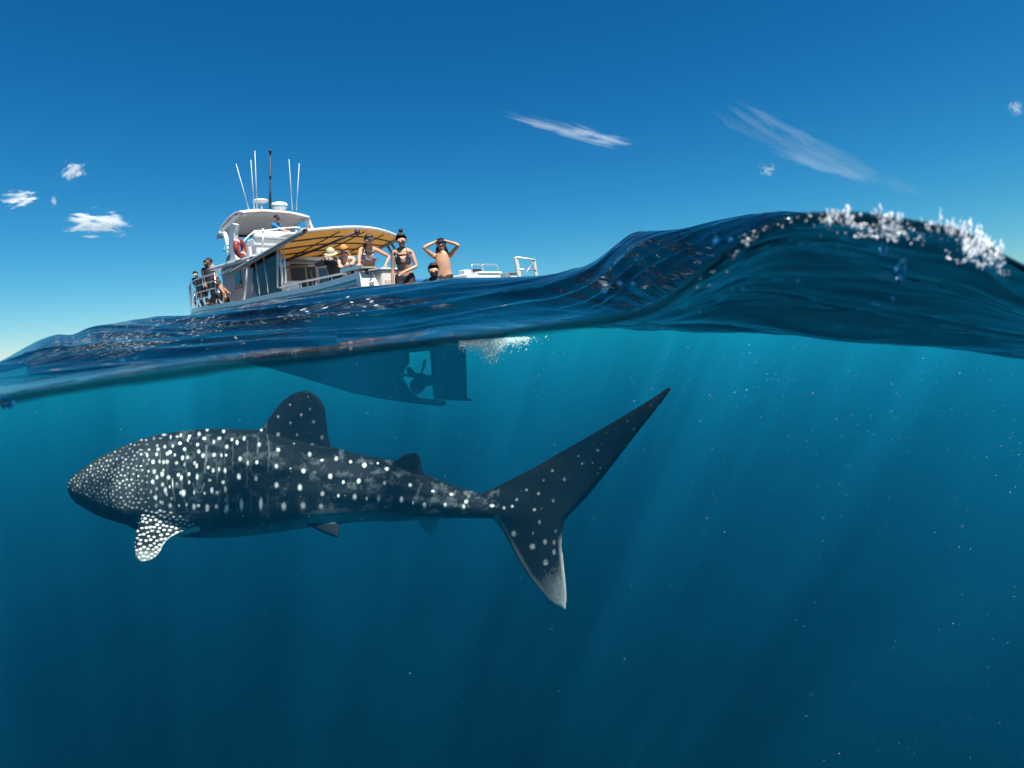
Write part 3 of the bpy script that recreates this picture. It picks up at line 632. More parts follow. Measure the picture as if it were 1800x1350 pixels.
# cabin with glazing
cab = box('cabin', (5.62, -1.7, .98), (7.55, 1.7, 2.0), M['pink'], boat, .05)
box('side_window', (6.35, 1.702, 1.40), (6.75, 1.722, 1.85), M['glass'], cab, .015)
box('cabin_door', (5.598, .05, 1.0), (5.618, .75, 1.92), M['dark'], cab, .01)
for y0, y1 in ((.9, 1.6), (-.75, -.05), (-1.6, -.9)): box('aft_window', (5.598, y0, 1.3), (5.618, y1, 1.82), M['glass'], cab, .02)
box('lower_bulkhead', (5.585, -1.94, .31), (5.615, 1.94, .975), M['brown'], cab, .004)
prism('windscreen', [(7.56, -1.3, 1.25), (7.56, 1.3, 1.25), (7.75, 1.2, 1.18), (7.75, -1.2, 1.18)], (0, 0, .02), M['gel'], cab)
prism('front_fairing', [(7.77, -1.4, 1.06), (7.77, 1.4, 1.06), (8.5, .9, 1.08), (8.5, -.9, 1.08)], (0, 0, .40), M['gel'], cab)
roof = box('cabin_roof', (5.35, -1.82, 2.002), (7.95, 1.82, 2.09), M['gel'], boat, .03)
# side screen between the posts, with a dark seat box behind it
scr = box('side_screen', (3.95, 1.925, 1.10), (5.30, 1.935, 2.02), M['screen'], boat, 0)
for a, b in (((4.55, 1.94, 1.08), (4.60, 1.94, 2.0)), ((4.98, 1.94, 1.06), (5.02, 1.94, 1.96))): tube('screen_batten', [a, b], .016, M['steel'], scr)
box('seat_box', (4.2, .9, .31), (5.4, 1.8, .95), M['cream'], boat, .03); box('seat_back', (5.25, .95, .955), (5.42, 1.8, 1.42), M['dark'], boat, .03)
cool = box('cooler', (4.35, 1.25, .956), (4.95, 1.75, 1.32), M['white'], boat, .03); box('lid', (4.33, 1.23, 1.322), (4.97, 1.77, 1.37), M['white'], cool, .012)
# table with tube legs in the cockpit
tt = prism('table_top', [(5.35, .30, 1.82), (4.25, .30, 1.74), (4.25, 1.05, 1.70), (5.35, 1.05, 1.78)], (0, 0, .04), M['wood'], boat)
for X, Y in ((4.4, 1.0), (4.4, .4), (5.2, 1.0), (5.2, .4)): tube('leg', [(X, Y, .31), (X + .05, Y, 1.72)], .02, M['steel'], tt)
# port wing of the flybridge
Wo = [on(a, b, 1, 1.62) for a, b in ((408, 392), (403, 402), (401, 420), (401, 440), (396, 460), (392, 486))]; Wi = [on(a, b, 1, 1.62) for a, b in ((420, 478), (417, 465), (413, 445), (411, 420), (411, 405), (413, 394))]
wing = prism('flybridge_wing', Wo + Wi, (0, -.12, 0), M['gel'], boat, .015)
prism('wing_window', [on(a, b, 1, 1.632) for a, b in ((399, 452), (397, 461), (404, 457), (405, 447))], (0, .008, 0), M['glass'], wing, 0)
prism('emblem', [on(a, b, 1, 1.632) for a, b in ((397, 465), (396, 470), (401, 469), (402, 464))], (0, .006, 0), M['teal'], wing, 0)
tube('wing_rail', bend([on(402, 431, 1, 1.75), on(395, 434, 1, 1.9), on(394, 440, 1, 1.95), on(402, 438, 1, 1.75)], 4), .02, M['teal'], wing)
# flybridge: bench, posts, rails, console
bn = box('bench', (6.45, -.55, 2.50), (6.85, 1.22, 2.68), M['white'], boat, .04); box('bench_back', (6.36, -.55, 2.685), (6.5, 1.22, 2.87), M['white'], bn, .04); box('bench_base', (6.5, -.5, 2.095), (6.8, 1.15, 2.498), M['gel'], bn, .02)
box('console', (7.65, -.8, 2.095), (7.92, .8, 2.75), M['gel'], boat, .05)
fr_ = tube('flybridge_rail', bend([on(424, 430, 1, 1.6), on(432, 420, 1, 1.5), on(447, 408, 0, 6.2), on(470, 405, 0, 6.2), on(500, 401, 0, 6.25), on(525, 400, 0, 6.3), on(530, 404, 0, 6.6)], 6), .02, M['white'], boat)
for px_, y0, y1 in ((462, 397, 433), (508, 401, 413), (521, 400, 410)): tube('stanchion', [on(px_, y0 + 5, 0, 6.22), on(px_, y1, 0, 6.22)], .022, M['white'], fr_)
tube('outrigger', [on(528, 406, 0, 6.6), on(536, 404, 0, 6.3), on(548, 405, 0, 6.0), on(567, 406, 0, 5.6)], [.05, .055, .03, .012], M['white'], boat)
# hardtop
HT = []
for X, z, hw in ((7.36, 3.60, .98), (7.42, 3.645, 1.02), (7.7, 3.66, 1.04), (8.1, 3.60, 1.06), (8.5, 3.46, 1.08), (8.85, 3.25, 1.1), (8.92, 3.16, 1.1)):
    r_ = []
    for k in range(13):
        v = k / 6 - 1; r_.append(np.array([X, v * hw, z - .10 * abs(v) ** 3]))
    HT.append(r_ + [p - np.array([0, 0, .05]) for p in r_[::-1]])
ht = ring_mesh('hardtop', HT, M['linen'], boat)
for p in ht.data.polygons:
    pass
ht.data.materials.append(M['gel'])
for p in ht.data.polygons:
    if p.normal.z > .3: p.material_index = 1
for s_ in (1, -1):
    P = [(8.75, 1.06 * s_, 3.16), (8.3, 1.2 * s_, 3.05), (7.6, 1.42 * s_, 2.9), (7.35, 1.5 * s_, 2.6), (7.2, 1.56 * s_, 2.1)] if s_ > 0 else [(7.6, -1.0, 3.55), (7.75, -1.12, 3.1), (7.85, -1.25, 2.6), (7.9, -1.4, 2.1)]
    tube('hardtop_leg', bend(P, 5), .045 if s_ < 0 else .06, M['gel'], boat)
tube('hardtop_leg', bend([(7.5, -.99, 3.56), (7.45, -1.08, 3.2), (7.3, -1.16, 2.9), (7.2, -1.3, 2.1)], 5), .05, M['gel'], boat)
tube('hardtop_leg', bend([(7.5, .97, 3.55), (7.95, 1.04, 3.36), (8.6, 1.08, 3.2)], 5), .035, M['gel'], boat)
tube('curtain_bar', [(8.88, 1.0, 3.10), (8.88, .1, 3.13)], .03, M['dark'], boat)
# aerials, mast, radar, satellite dish
def aerial(b, t_, r): return tube('aerial', [b, (np.array(b) + np.array(t_)) / 2, t_], [r, r * .8, r * .45], M['white'], boat, 6)
for (a, b, y0), (c, d, y1) in (((438, 370, .72), (415, 288, .95)), ((447, 369, .55), (441, 281, .62)), ((452, 368, .42), (448, 265, .42)), ((514, 369, -.72), (508, 280, -.60)), ((521, 370, -.86), (526, 287, -.98))):
    aerial(on(a, b, 1, y0), on(c, d, 1, y1), .017)
mb, mt_ = on(475, 367, 1, .05), on(475, 266, 1, .05)
ms = tube('mast', [mb, mb * .7 + mt_ * .3, mb * .69 + mt_ * .31, mt_], [.036, .034, .022, .02], M['dark'], boat)
tube('masthead_light', [mt_ - np.array([0, 0, .03]), mt_ + np.array([0, 0, .05])], .04, M['dark'], ms); tube('bracket', [mb * .45 + mt_ * .55, mb * .41 + mt_ * .59], .038, M['dark'], ms)
def lathe(name, c, prof, mat, parent, n=20):
    return ring_mesh(name, [[np.array(c) + np.array([r * math.cos(2*math.pi*k/n), r * math.sin(2*math.pi*k/n), z]) for k in range(n)] for r, z in prof], mat, parent)
dc = on(460, 366, 1, .25); ds = lathe('satellite_dish', dc, [(.03, -.06), (.035, .1), (.03, .14)], M['steel'], boat, 10)
lathe('dish_cap', dc + np.array([0, 0, .135]), [(.02, 0), (.12, .01), (.215, .045), (.225, .065), (.17, .10), (.03, .115)], M['white'], ds)
rc = on(492, 367, 1, -.45); rd = lathe('radar_dome', rc, [(.12, -.06), (.2, .02), (.225, .04), (.235, .10), (.21, .155), (.12, .185), (.01, .19)], M['white'], boat)
lathe('dome_band', rc, [(.222, .03), (.243, .035), (.243, .055), (.238, .06)], M['teal'], rd)
tube('searchlight', [on(424, 379, 1, .8), on(430, 376, 1, .8), on(433, 375, 1, .8)], [.05, .06, .04], M['white'], boat)
# awning: canvas, white roll at its aft edge, side beams, cross bars, posts
A0, A1, A2, A3 = np.array([2.62, 2.0, 2.20]), np.array([4.25, -1.72, 2.50]), np.array([6.0, -1.8, 2.26]), np.array([5.95, 2.0, 1.79])
def awn(u, v):                                    # u: aft to forward, v: port to starboard
    p = (A0 * (1 - v) + A1 * v) * (1 - u) + (A3 * (1 - v) + A2 * v) * u
    p = p + np.array([-.35 * math.sin(math.pi * v) * (1 - u), 0, .10 * math.sin(math.pi * v) * (1 - .4 * u) + .010 * math.sin(math.pi * 4 * u) ** 2 * math.sin(math.pi * v)]); return p
V, F = [], []
nu, nv = 33, 17
for k in (0, 1):
    for i in range(nu):
        for j in range(nv): V.append(awn(i / (nu - 1), j / (nv - 1)) + np.array([0, 0, -.006 * k]))
for i in range(nu - 1):
    for j in range(nv - 1):
        a = i * nv + j; F.append((a, a + 1, a + nv + 1, a + nv)); b = a + nu * nv; F.append((b, b + nv, b + nv + 1, b + 1))
for i in range(nu - 1):
    for j in (0, nv - 1): a = i * nv + j; b = a + nu * nv; F.append((a, a + nv, b + nv, b))
for j in range(nv - 1):
    for i in (0, nu - 1): a = i * nv + j; b = a + nu * nv; F.append((a, a + 1, b + 1, b))
aw = mesh_obj('awning', V, F, M['canvas'], boat, True)
tube('awning_roll', [awn(0, v) + np.array([-.02, 0, .015]) for v in np.linspace(0, 1, 16)], .034, M['white'], aw)
tube('side_beam', [awn(u, 0) + np.array([0, .03, -.01]) for u in np.linspace(-.02, 1.12, 10)], .055, M['grey'], aw); tube('side_beam', [awn(u, 1) + np.array([0, -.02, -.03]) for u in np.linspace(0, 1, 10)], .05, M['grey'], aw)
for u in (.2, .42, .64, .86): tube('cross_bar', [awn(u, v) + np.array([0, 0, -.03]) for v in np.linspace(.01, .99, 12)], .017, M['dark'], aw)
for v in (.28, .52, .76): tube('batten', [awn(u, v) + np.array([0, 0, -.05]) for u in np.linspace(.03, .98, 10)], .014, M['dark'], aw)
bo = tube('boom', [on(628, 408, 0, 2.5), on(560, 437, 0, 3.4), on(505, 457, 1, 1.2)], .028, M['dark'], aw); tube('boom_end', [on(628, 404, 0, 2.5), on(628, 412, 0, 2.5)], .06, M['dark'], bo)
tube('bracket', [on(530, 412, 1, 2.03), on(536, 404, 1, 2.03), on(540, 404, 1, 2.0)], .035, M['dark'], aw)
for (a, b), (c, d), y0, r_, mm in (((492, 430), (497, 507), 1.9, .028, 'steel'), ((498, 428), (503, 506), 1.86, .022, 'steel'), ((437, 457), (430, 527), 2.02, .03, 'gel'), ((449, 452), (443, 520), 1.9, .018, 'steel'), ((488, 432), (489, 506), 1.93, .03, 'gel')):
    tube('post', [on(c, d, 1, y0), on(a, b, 1, y0)], r_, M[mm], aw)
for (a, b), (c, d) in (((679, 428), (696, 459)), ((686, 425), (703, 452))): tube('post', [on(c, d, 1, -1.75), on(a, b, 1, -1.75)], .035, M['grey'], aw)
# bow rail and foredeck
for s_ in (1, -1):
    top_ = bend([(13.9, .02 * s_, 1.95), (12.9, .52 * s_, 1.95), (11.3, 1.1 * s_, 1.96), (9.7, 1.5 * s_, 1.96), (8.17, 1.75 * s_ if s_ < 0 else 1.6, 1.96)], 6)
    br = tube('bow_rail', top_, .02, M['steel'], boat)
    for f_ in (.25, .5, .75): tube('rail_bar', [p * f_ + np.array([p[0], p[1] * 1.02, 1.18]) * (1 - f_) for p in top_], .012, M['steel'], br)
    for k in (0, 4, 8, 12, 17, 24):
        p = top_[k]; tube('stanchion', [p, (p[0] - .02, p[1] * 1.03, 1.14)], .018, M['steel'], br)
tube('side_rail', bend([on(388, 483, 1, 1.85), on(398, 475, 1, 1.8), on(409, 470, 1, 1.72)], 4), .02, M['steel'], boat)
box('anchor_locker', (12.2, -.3, 1.16), (12.8, .3, 1.26), M['gel'], boat, .02)
# lifebuoy on its bracket at the flybridge rail, foam float on the cabin roof
lb = bpy.data.objects.new('lifebuoy', None); COL.objects.link(lb)
def to_world(q): return Vector(BO + BH * q[0] + BP * q[1] + BZ * q[2])
lb.location = to_world((6.07, 1.78, 2.345)); lb.rotation_euler = (0, 0, math.atan2(BH[1], BH[0]) + rad(218))
tag(lb, 'red and orange lifebuoy hanging beside the flybridge of the boat', 'lifebuoy')
TR = [[np.array([0.065 * math.cos(b) , (.185 + .065 * math.sin(b)) * math.cos(a), (.185 + .065 * math.sin(b)) * math.sin(a)]) for b in np.linspace(0, 2*math.pi, 13)[:-1]] for a in np.linspace(0, 2*math.pi, 37)[:-1]]
ring_mesh('ring', TR, M['orange'], lb, closed=True)
for k in range(4):
    a0 = k * math.pi / 2 + .6
    ring_mesh('band', [[np.array([0.07 * math.cos(b), (.185 + .07 * math.sin(b)) * math.cos(a), (.185 + .07 * math.sin(b)) * math.sin(a)]) for b in np.linspace(0, 2*math.pi, 13)[:-1]] for a in np.linspace(a0, a0 + .22, 4)], M['white'] if k % 2 else M['orange'], lb)
fl = bpy.data.objects.new('swim_float', None); COL.objects.link(fl); fl.matrix_world = Matrix.Translation(to_world((5.75, 1.35, 2.1))) @ Matrix.Rotation(math.atan2(BH[1], BH[0]), 4, 'Z')
tag(fl, 'blue and white foam float lying on the cabin roof by the lifebuoy', 'float')
ring_mesh('float_body', [[np.array([x, .26 * f_ * math.cos(b), .045 + .04 * math.sin(b)]) for b in np.linspace(0, 2*math.pi, 13)[:-1]] for x, f_ in ((-.5, .2), (-.42, .7), (-.2, 1), (.2, 1), (.42, .7), (.5, .2))], M['white'], fl)
ring_mesh('blue_pad', [[np.array([x, .16 * f_ * math.cos(b), .09 + .03 * math.sin(b)]) for b in np.linspace(0, 2*math.pi, 13)[:-1]] for x, f_ in ((-.34, .2), (-.28, .8), (-.1, 1), (.1, 1), (.2, .7), (.26, .2))], M['cyan'], fl)

# ------------------------------------------------------------------ people
def skin_mesh(verts, edges, radii, root=0, lev=1):
    me = bpy.data.meshes.new('skin_tmp'); me.from_pydata([tuple(v) for v in verts], edges, []); me.update()
    o = bpy.data.objects.new('skin_tmp', me); COL.objects.link(o)
    mod = o.modifiers.new('k', 'SKIN'); mod.use_smooth_shade = True
    for i, r in enumerate(radii):
        sv_ = me.skin_vertices[0].data[i]; sv_.radius = (r, r); sv_.use_root = (i == root)
    sb = o.modifiers.new('s', 'SUBSURF'); sb.levels = lev; sb.render_levels = lev
    m2 = bpy.data.meshes.new_from_object(o.evaluated_get(bpy.context.evaluated_depsgraph_get()))
    bpy.data.objects.remove(o); bpy.data.meshes.remove(me); return m2
SK = {k: pmat('skin_' + k, c, .45, .35, var=.18, scale=14) for k, c in dict(fair=(.60, .34, .23), tan=(.48, .25, .145), brown=(.33, .165, .09), olive=(.42, .24, .15)).items()}
CL = dict(neoprene=pmat('neoprene', (.010, .011, .014), .6, .3, bump=.2, scale=40), navy=pmat('navy_neoprene', (.012, .028, .045), .6, .3), blue=pmat('blue_shirt', (.015, .14, .30), .8, .2, bump=.3, scale=20),
          darkb=pmat('dark_bikini', (.03, .035, .05), .6, var=.4, scale=60), black=pmat('black_fabric', (.012, .012, .014), .7), cap=pmat('dark_cap', (.03, .028, .02), .8), hat=pmat('khaki_hat', (.38, .33, .22), .8, var=.2, scale=20),
          scarf=pmat('orange_scarf', (.48, .20, .05), .7, var=.35, scale=22), hair_dark=pmat('dark_hair', (.016, .011, .009), .55, bump=.5, scale=60), hair_brown=pmat('brown_hair', (.06, .032, .018), .55, bump=.5, scale=60),
          hair_blond=pmat('blond_hair', (.36, .20, .08), .55, bump=.5, scale=60), lens=pmat('dark_lens', (.008, .008, .01), .12, .6), lip=pmat('lips', (.30, .09, .07), .5), eye=pmat('eye', (.03, .02, .015), .3),
          white=M['white'], body=pmat('camera_body', (.02, .018, .018), .4), silver=pmat('camera_trim', (.4, .36, .34), .4))
m_, t, out = new_mat('floral_fabric')
tcn = N(t, 'ShaderNodeTexCoord'); vo = N(t, 'ShaderNodeTexVoronoi', ins={'Scale': 34.0}); L(t, tcn.outputs['Object'], vo.inputs[0])
rp = N(t, 'ShaderNodeValToRGB'); L(t, vo.outputs['Color'], rp.inputs[0]); cr = rp.color_ramp; cr.interpolation = 'CONSTANT'
for p_, c_ in ((0, (.05, .05, .12, 1)), (.35, (.30, .22, .36, 1)), (.6, (.50, .42, .46, 1)), (.8, (.06, .08, .22, 1))):
    (cr.elements[0] if p_ == 0 else cr.elements.new(p_)).color = c_
cr.elements[-1].position = .8
pb_ = N(t, 'ShaderNodeBsdfPrincipled', ins={'Roughness': .7}); L(t, rp.outputs[0], pb_.inputs['Base Color']); L(t, pb_.outputs[0], out.inputs['Surface']); CL['floral'] = m_

def rotm(ax, a): return np.array(Matrix.Rotation(a, 3, Vector(ax)))
def ik(a, b, l1, l2, pole):
    a, b = np.array(a, float), np.array(b, float); d = b - a; n = np.linalg.norm(d)
    if n > (l1 + l2) * .995: b = a + d / n * (l1 + l2) * .995; d = b - a; n = np.linalg.norm(d)
    u = d / n; x = (l1**2 - l2**2 + n**2) / (2 * n); h_ = math.sqrt(max(l1**2 - x**2, 0)); p = np.array(pole, float) - a; p -= u * (p @ u); p /= np.linalg.norm(p) + 1e-9
    return a + u * x + p * h_, b
def to_local(w, o): return np.array(o.matrix_world.inverted() @ Vector(w))
def person(label, pos, yaw, H, skin, lean=0., twist=0., head=(0, 0), hands=(None, None), poles=(None, None), legs='stand', female=False, hair=None, hair_mat=None, clothes=(), extras=(), lean_side=0., knees=.0):
    """pos: feet (or seat) on the boat; yaw: facing, in the boat's frame; hands: targets in the boat's frame (None: hanging)"""
    root_ = bpy.data.objects.new('person', None); COL.objects.link(root_)
    S = H / 1.70
    byaw = math.atan2(BH[1], BH[0])
    root_.matrix_world = Matrix.Translation(to_world(pos)) @ Matrix.Rotation(byaw + yaw, 4, 'Z')
    tag(root_, label, 'person', 'people on the dive boat')
    bpy.context.view_layer.update()
    hz = {'stand': .92, 'sit': .10, 'floor': .10}[legs] * S - knees
    pel = np.array([0, 0, hz]); R_ = rotm((0, 1, 0), lean) @ rotm((1, 0, 0), lean_side); Rt = R_ @ rotm((0, 0, 1), twist)
    w = .92 if female else 1.0
    U = lambda x, y, z: pel + Rt @ (np.array([x, y, z]) * S)
    V, E_, Rr = [], [], []
    def add(p, r, par=None):
        V.append(np.array(p, float)); Rr.append(r * S)
        if par is not None: E_.append((par, len(V) - 1))
        return len(V) - 1
    p0 = add(pel, .118 if female else .112); p1 = add(U(0, 0, .16), .092 if female else .108, p0); p2 = add(U(.01, 0, .34), .108 * w + .006, p1); p3 = add(U(0, 0, .47), .085, p2)
    nk = add(U(.0, 0, .54), .05 * w, p3)
    hd0 = U(.018, 0, .575); RH = Rt @ rotm((0, 0, 1), head[0]) @ rotm((0, 1, 0), head[1])
    Hd = lambda x, y, z: hd0 + RH @ (np.array([x, y, z]) * S)
    h0 = add(Hd(.01, 0, .02), .062, nk); h1 = add(Hd(.012, 0, .085), .082, h0); h2 = add(Hd(-.004, 0, .135), .078, h1)
    ch_ = add(Hd(.055, 0, -.012), .034, h0); ns = add(Hd(.098, 0, .07), .011, h1); ns2 = add(Hd(.108, 0, .052), .012, ns)
    for s_ in (1, -1): e0 = add(Hd(.0, .080 * s_, .065), .016, h1); add(Hd(-.012, .092 * s_, .075), .010, e0)
    J = {}
    if female:
        for s_ in (1, -1): add(U(.105, .075 * s_, .335), .058, p2)
    for s_, nm in ((1, 'L'), (-1, 'R')):
        sh_i = add(U(-.005, .165 * s_ * w, .455), .056 * w, p3); sh = V[sh_i]
        tgt = hands[0 if s_ > 0 else 1]; pole = poles[0 if s_ > 0 else 1]
        tl_ = U(.05, .25 * s_, -.10) if tgt is None else (U(*tgt[1:]) if tgt[0] == 't' else Hd(*tgt[1:]) if tgt[0] == 'h' else to_local(to_world(tgt), root_))
        pl_ = U(-.3, .5 * s_, .2) if pole is None else pel + np.array(pole) * S
        el, wr = ik(sh, tl_, .285 * S, .255 * S, pl_)
        ui = add(sh * .5 + el * .5, .046 * w, sh_i); ei = add(el, .037 * w, ui); fi = add(el * .55 + wr * .45, .037 * w, ei); wi = add(wr, .025 * w, fi)
        J['sh' + nm], J['el' + nm], J['wr' + nm] = sh, el, wr
        d = wr - el; d /= np.linalg.norm(d); side_ = np.cross(d, np.array([0, 0, 1.])); 
        if np.linalg.norm(side_) < .3: side_ = np.array([0, 1., 0])
        side_ /= np.linalg.norm(side_); dn = np.cross(side_, d)
        pa = add(wr + d * .05 * S, .030 * w, wi); pk = wr + d * .085 * S
        for q, (o_, ln) in enumerate(((-.030, .062), (-.010, .075), (.010, .070), (.030, .055))):
            k1 = add(pk + side_ * o_ * S, .0105, pa); k2 = add(pk + (side_ * o_ * 1.1 + d * ln * .55 - dn * .012) * S, .0092, k1); add(pk + (side_ * o_ * 1.1 + d * ln * .95 - dn * .034) * S, .008, k2)
        th_ = add(wr + (d * .035 - side_ * .038 * s_) * S, .0115, pa); add(wr + (d * .075 - side_ * .055 * s_ - dn * .01) * S, .009, th_)
    for s_, nm in ((1, 'L'), (-1, 'R')):
        hp = pel + R_ @ (np.array([0, .085 * s_, -.04]) * S); hi = add(hp, .098 if female else .09, p0)
        if legs == 'stand':
            an = np.array([.02 if s_ > 0 else -.04, .12 * s_ * S, .075 * S]); kn, an = ik(hp, an, .43 * S, .42 * S, hp + np.array([1.0, .1 * s_, -.3]))
        elif legs == 'floor':
            kn, an = ik(hp, hp + np.array([.55, .05 * s_, -.02]) * S, .43 * S, .42 * S, hp + np.array([.4, .1 * s_, .9]))
        else:
            kn, an = ik(hp, hp + np.array([.42, .03 * s_, -.40]) * S, .43 * S, .42 * S, hp + np.array([.8, .05 * s_, .5]))
        tm = add(hp * .5 + kn * .5, .078 if female else .074, hi); ki = add(kn, .052, tm); cm = add(kn * .6 + an * .4, .054, ki); ai = add(an, .036, cm)
        add(an + np.array([-.04, 0, -.035]) * S, .034, ai); ti = add(an + np.array([.10, .015 * s_, -.042]) * S, .032, ai); add(an + np.array([.17, .02 * s_, -.05]) * S, .022, ti)
        J['hp' + nm], J['kn' + nm], J['an' + nm] = hp, kn, an
    me = skin_mesh(V, E_, Rr, 0, 2)
    nV = len(me.vertices); C_ = np.empty(nV * 3, np.float32); me.vertices.foreach_get('co', C_); C_ = C_.reshape(-1, 3).astype(float)
    # which stretch of the figure each point belongs to: (segment, place along it)
    sg_ = [('torso', pel, U(0, 0, .47), .115), ('neck', U(0, 0, .50), V[nk], .055), ('head', V[h0], V[h2], .085)]
    for nm in 'LR': sg_ += [('clav', U(0, 0, .45), J['sh'+nm], .07), ('ua', J['sh'+nm], J['el'+nm], .046), ('fa', J['el'+nm], J['wr'+nm], .036), ('hand', J['wr'+nm], J['wr'+nm] * 1.45 - J['el'+nm] * .45, .03),
                            ('thigh', J['hp'+nm], J['kn'+nm], .08), ('shin', J['kn'+nm], J['an'+nm], .05)]
    best = np.full(nV, 1e9); seg = np.zeros(nV, int); tt_ = np.zeros(nV)
    for i_, (_, a_, b_, r_) in enumerate(sg_):
        ab = b_ - a_; t_ = np.clip((C_ - a_) @ ab / (ab @ ab), 0, 1); d_ = np.linalg.norm(C_ - a_ - t_[:, None] * ab, axis=1) / (r_ * S)
        up_ = d_ < best; best[up_] = d_[up_]; seg[up_] = i_; tt_[up_] = t_[up_]
    names = np.array([s_[0] for s_ in sg_])[seg]
    # a chest is wider than deep
    Lc = (C_ - pel) @ Rt / S
    tor = np.isin(names, ['torso', 'clav', 'thigh']) & (Lc[:, 2] > -.12)
    ay = np.abs(Lc[:, 1]); gain = np.interp(Lc[:, 2], [-.12, 0, .15, .33, .46, .5], [1.0, 1.18, 1.16 if female else 1.28, 1.20 if female else 1.42, 1.15, 1.0])
    fy = 1 + (gain - 1) * np.clip((.20 - ay) / .08, 0, 1); fx = np.where(Lc[:, 0] < .1, np.interp(gain, [1, 1.4], [1, .90]), 1)
    Lc[:, 1] = np.where(tor, Lc[:, 1] * fy, Lc[:, 1]); Lc[:, 0] = np.where(tor, Lc[:, 0] * fx, Lc[:, 0])
    C_ = pel + (Lc * S) @ Rt.T
    me.vertices.foreach_set('co', C_.astype(np.float32).ravel()); me.update()
    me.materials.append(SK[skin]); o = bpy.data.objects.new('body', me); COL.objects.link(o); o.parent = root_; smooth(o)
    def wear(name, keep, mat, off=.009):           # cloth cut from the figure's own outline and lifted off the skin
        N_ = np.empty(nV * 3, np.float32); me.vertices.foreach_get('normal', N_); N_ = N_.reshape(-1, 3)
        fs = [tuple(p.vertices) for p in me.polygons if all(keep[i] for i in p.vertices)]
        if not fs: return None
        ids = sorted({i for f in fs for i in f}); mp_ = {v: i for i, v in enumerate(ids)}; n1 = len(ids)
        out_ = C_[ids] + N_[ids] * off * S; in_ = C_[ids] + N_[ids] * (off - .006) * S
        F2 = [tuple(mp_[i] for i in f) for f in fs]; cnt = {}
        for f in F2:
            for p, q in zip(f, f[1:] + f[:1]): cnt[(p, q)] = 1
        rim_ = [(q, p, p + n1, q + n1) for (p, q) in cnt if (q, p) not in cnt]
        return mesh_obj(name, np.concatenate([out_, in_]), F2 + [tuple(i + n1 for i in f[::-1]) for f in F2] + rim_, mat, root_, True)
    def part(name, chains, mat, lev=1):
        v, e, r = [], [], []; seen = {}
        for c in chains:
            prev = None
            for p, rad_ in c:
                k = tuple(np.round(p, 4))
                if k not in seen: seen[k] = len(v); v.append(p); r.append(rad_ * S)
                if prev is not None and prev != seen[k] and (prev, seen[k]) not in e: e.append((prev, seen[k]))
                prev = seen[k]
        m2 = skin_mesh(v, e, r, 0, lev); m2.materials.append(mat); ob = bpy.data.objects.new(name, m2); COL.objects.link(ob); ob.parent = root_; return smooth(ob)
    mid = lambda a, b, f: a * (1 - f) + b * f
    is_ = lambda *n_: np.isin(names, n_)
    tz = Lc[:, 2]
    for c in clothes:
        kind, mt2 = c[0], CL[c[1]]
        if kind == 'suit_top': wear('wetsuit_top', is_('torso', 'clav', 'ua') | (is_('fa') & (tt_ < .9)) | (is_('neck') & (tt_ < .6)), mt2)
        if kind == 'shirt': wear('shirt', (is_('torso') | is_('clav') | (is_('ua') & (tt_ < .62)) | (is_('thigh') & (tz > -.10))), mt2, .022)
        if kind == 'suit_legs': wear('wetsuit_legs', (is_('torso') & (tz < .10)) | is_('thigh') | (is_('shin') & (tt_ < .93)), mt2, .011)
        if kind == 'shorts': wear('shorts', (is_('torso') & (tz < .10)) | (is_('thigh') & (tt_ < .6)), mt2, .012)
        if kind == 'bottoms': wear('bikini_bottoms', (is_('torso') & (tz < .03)) | (is_('thigh') & (tt_ < .22)), mt2)
        if kind == 'bikini':
            dl_ = np.minimum(np.abs(Lc[:, 1] - .085), np.abs(Lc[:, 1] + .085))
            cup_ = is_('torso', 'clav') & (Lc[:, 0] > .05) & (tz > .262) & (tz < .415) & (dl_ < .062 - .30 * np.clip(tz - .30, 0, .2))
            band = is_('torso') & (tz > .245) & (tz < .300)
            tp = wear('bikini_top', cup_ | band, mt2, .007)
            for s_ in (1, -1): tube('strap', [U(.135, .085 * s_, .40), U(.085, .08 * s_, .465), U(.03, .065 * s_, .525), U(-.03, .045 * s_, .545), U(-.055, .01 * s_, .545)], .006 * S, mt2, tp, 5)
    # face
    for s_ in (1, -1):
        if 'sunglasses' not in extras and 'mask' not in extras:
            e_ = lathe('eye', (0, 0, 0), [(.002, -.011), (.011, -.004), (.013, .003), (.002, .011)], CL['eye'], root_, 8)
            e_.location = Vector(Hd(.082, .033 * s_, .078)); e_.scale = (S, S, S)
    lp = tube('mouth', [Hd(.082, -.025, .012), Hd(.091, 0, .010), Hd(.082, .025, .012)], .007 * S, CL['lip'], root_, 6)
    def shell(name, mat, keep, sc=1.0, c=(0, 0, .105), r=(.098, .092, .112), jit=.006, parent=root_):
        bm = bmesh.new(); bmesh.ops.create_icosphere(bm, subdivisions=4, radius=1)
        bmesh.ops.delete(bm, geom=[v for v in bm.verts if not keep(*v.co)], context='VERTS')
        bmesh.ops.solidify(bm, geom=bm.faces[:], thickness=.06)
        for v in bm.verts:
            n_ = math.sin(v.co.x * 31) * math.sin(v.co.y * 37) * math.sin(v.co.z * 17) * jit
            q = np.array([c[0] + v.co.x * r[0] * sc, c[1] + v.co.y * r[1] * sc, c[2] + v.co.z * r[2] * sc]) + np.array(v.co[:]) * n_
            v.co = Vector(Hd(*q))
        return bm_obj(name, bm, mat, parent, True)
    hm = CL[hair_mat] if hair_mat else None
